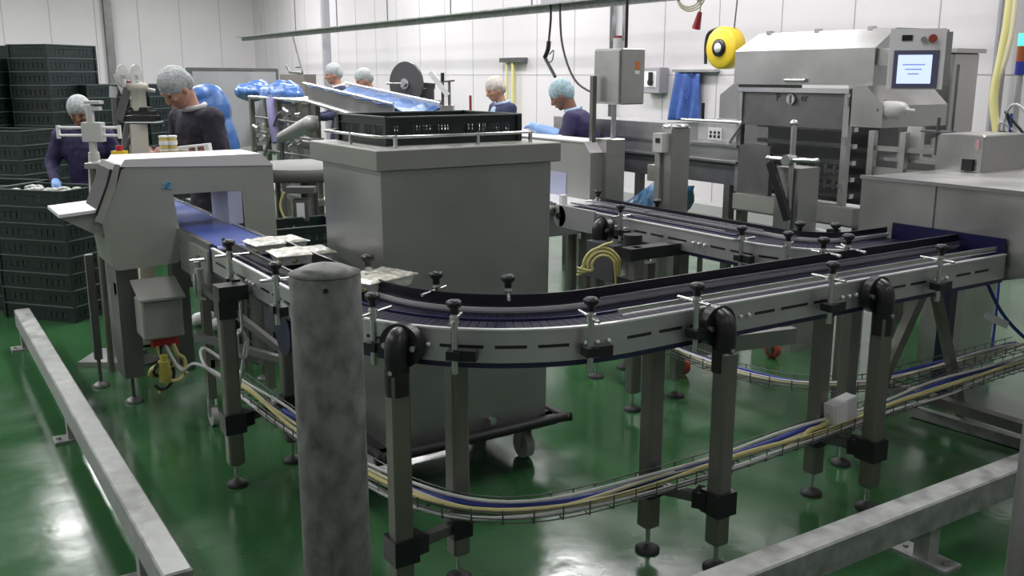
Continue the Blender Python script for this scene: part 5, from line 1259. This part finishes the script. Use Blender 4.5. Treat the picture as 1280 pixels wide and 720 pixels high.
for dx in (.33,.39): m.beam(q+dirh*dx+Vector((0,0,-.35)),q+dirh*dx+Vector((0,0,.02)),.02,.02)
m.beam(q+dirh*.33+Vector((0,0,.02)),q+dirh*.44+Vector((0,0,.03)),.03,.015); m.build('side_frame',DSTEEL,rm_)
M().cyl(q+dirh*.33+Vector((0,0,.02)),q+dirh*.33+Vector((0,0,.10)),.018,10).build('knob',BLK,rm_)
M().box(q.x-.05,q.x+.15,q.y-.15,q.y+.1,0,q.z-.19).obox(q+dirh*.18+Vector((0,0,-.28)),(.5,.25,.18),-YAW).build('base',STEEL,rm_)
q=onX(588,125,4.4); tag(M().cyl((4.4,q.y,.0),(4.4,q.y,q.z+.04),.012,8).build('marker_rod',mat('dark_red_rod',(.25,.03,.03),.5)),'thin dark red rod standing behind the green crate on the bin','rod')
# pieces of multi-piece parts become parts of their own
def split_islands(o,newname):
    me=o.data; n=len(me.vertices); par=list(range(n))
    def fd(i):
        while par[i]!=i: par[i]=par[par[i]]; i=par[i]
        return i
    for e in me.edges:
        a,b=fd(e.vertices[0]),fd(e.vertices[1])
        if a!=b: par[a]=b
    # cylinders carry separate caps: join verts at equal places
    seen={}
    for v in me.vertices:
        k=(round(v.co.x,5),round(v.co.y,5),round(v.co.z,5))
        if k in seen:
            a,b=fd(seen[k]),fd(v.index)
            if a!=b: par[a]=b
        else: seen[k]=v.index
    isl={}
    for p in me.polygons: isl.setdefault(fd(p.vertices[0]),[]).append(p.index)
    if len(isl)<2: o.name=newname; return
    for key,pl_ in isl.items():
        vm={}; vs=[]; fs=[]; mi=[]; sm=[]
        for pi in pl_:
            p=me.polygons[pi]; f=[]
            for vi in p.vertices:
                if vi not in vm: vm[vi]=len(vs); vs.append(tuple(me.vertices[vi].co))
                f.append(vm[vi])
            fs.append(f); mi.append(p.material_index); sm.append(p.use_smooth)
        m2=bpy.data.meshes.new(newname); m2.from_pydata(vs,[],fs)
        for mt_ in me.materials: m2.materials.append(mt_)
        m2.polygons.foreach_set('material_index',mi); m2.polygons.foreach_set('use_smooth',sm); m2.update()
        q=bpy.data.objects.new(newname,m2); COL.objects.link(q); q.parent=o.parent; q.location=o.location; q.rotation_euler=o.rotation_euler
        for ch in list(o.children): ch.parent=q if q.parent is None else o.parent
    bpy.data.objects.remove(o)
SPL={'frame_legs':'leg','stand':'stand_bar','lower_clamp':'lower_clamp','brace':'brace','hanging_rod':'hanging_rod','hinge':'hinge','door_hinge':'door_hinge','cross_wires':'cross_wire','long_wires':'long_wire','bolt':'bolt','hanging_pipes':'hanging_pipe','edge_rail':'edge_rail','frame_bars':'frame_bar','side_frame':'side_bar','bracket_arms':'bracket_arm','tension_roller':'roller','inner_rails':'inner_rail','shoes':'shoe','rods':'rod','pipes':'pipe','cable_gland':'cable_gland','side_rail':'side_rail','handle':'handle','fittings':'fitting','foot':'foot','hub':'hub','clamp_head':'clamp_head'}
for o in list(bpy.data.objects):
    b_=o.name.split('.')[0]
    if o.type=='MESH' and o.parent and b_ in SPL and not o.modifiers and not o.children: split_islands(o,SPL[b_])
# ------------------------------------------------------------- render settings
wd=bpy.data.worlds.new('world'); SC.world=wd; wd.use_nodes=True; wd.node_tree.nodes['Background'].inputs[0].default_value=(.5,.52,.55,1); wd.node_tree.nodes['Background'].inputs[1].default_value=.3
SC.view_settings.view_transform='Standard'; SC.view_settings.look='None'; SC.view_settings.gamma=1; SC.view_settings.use_curve_mapping=False; SC.view_settings.exposure=0
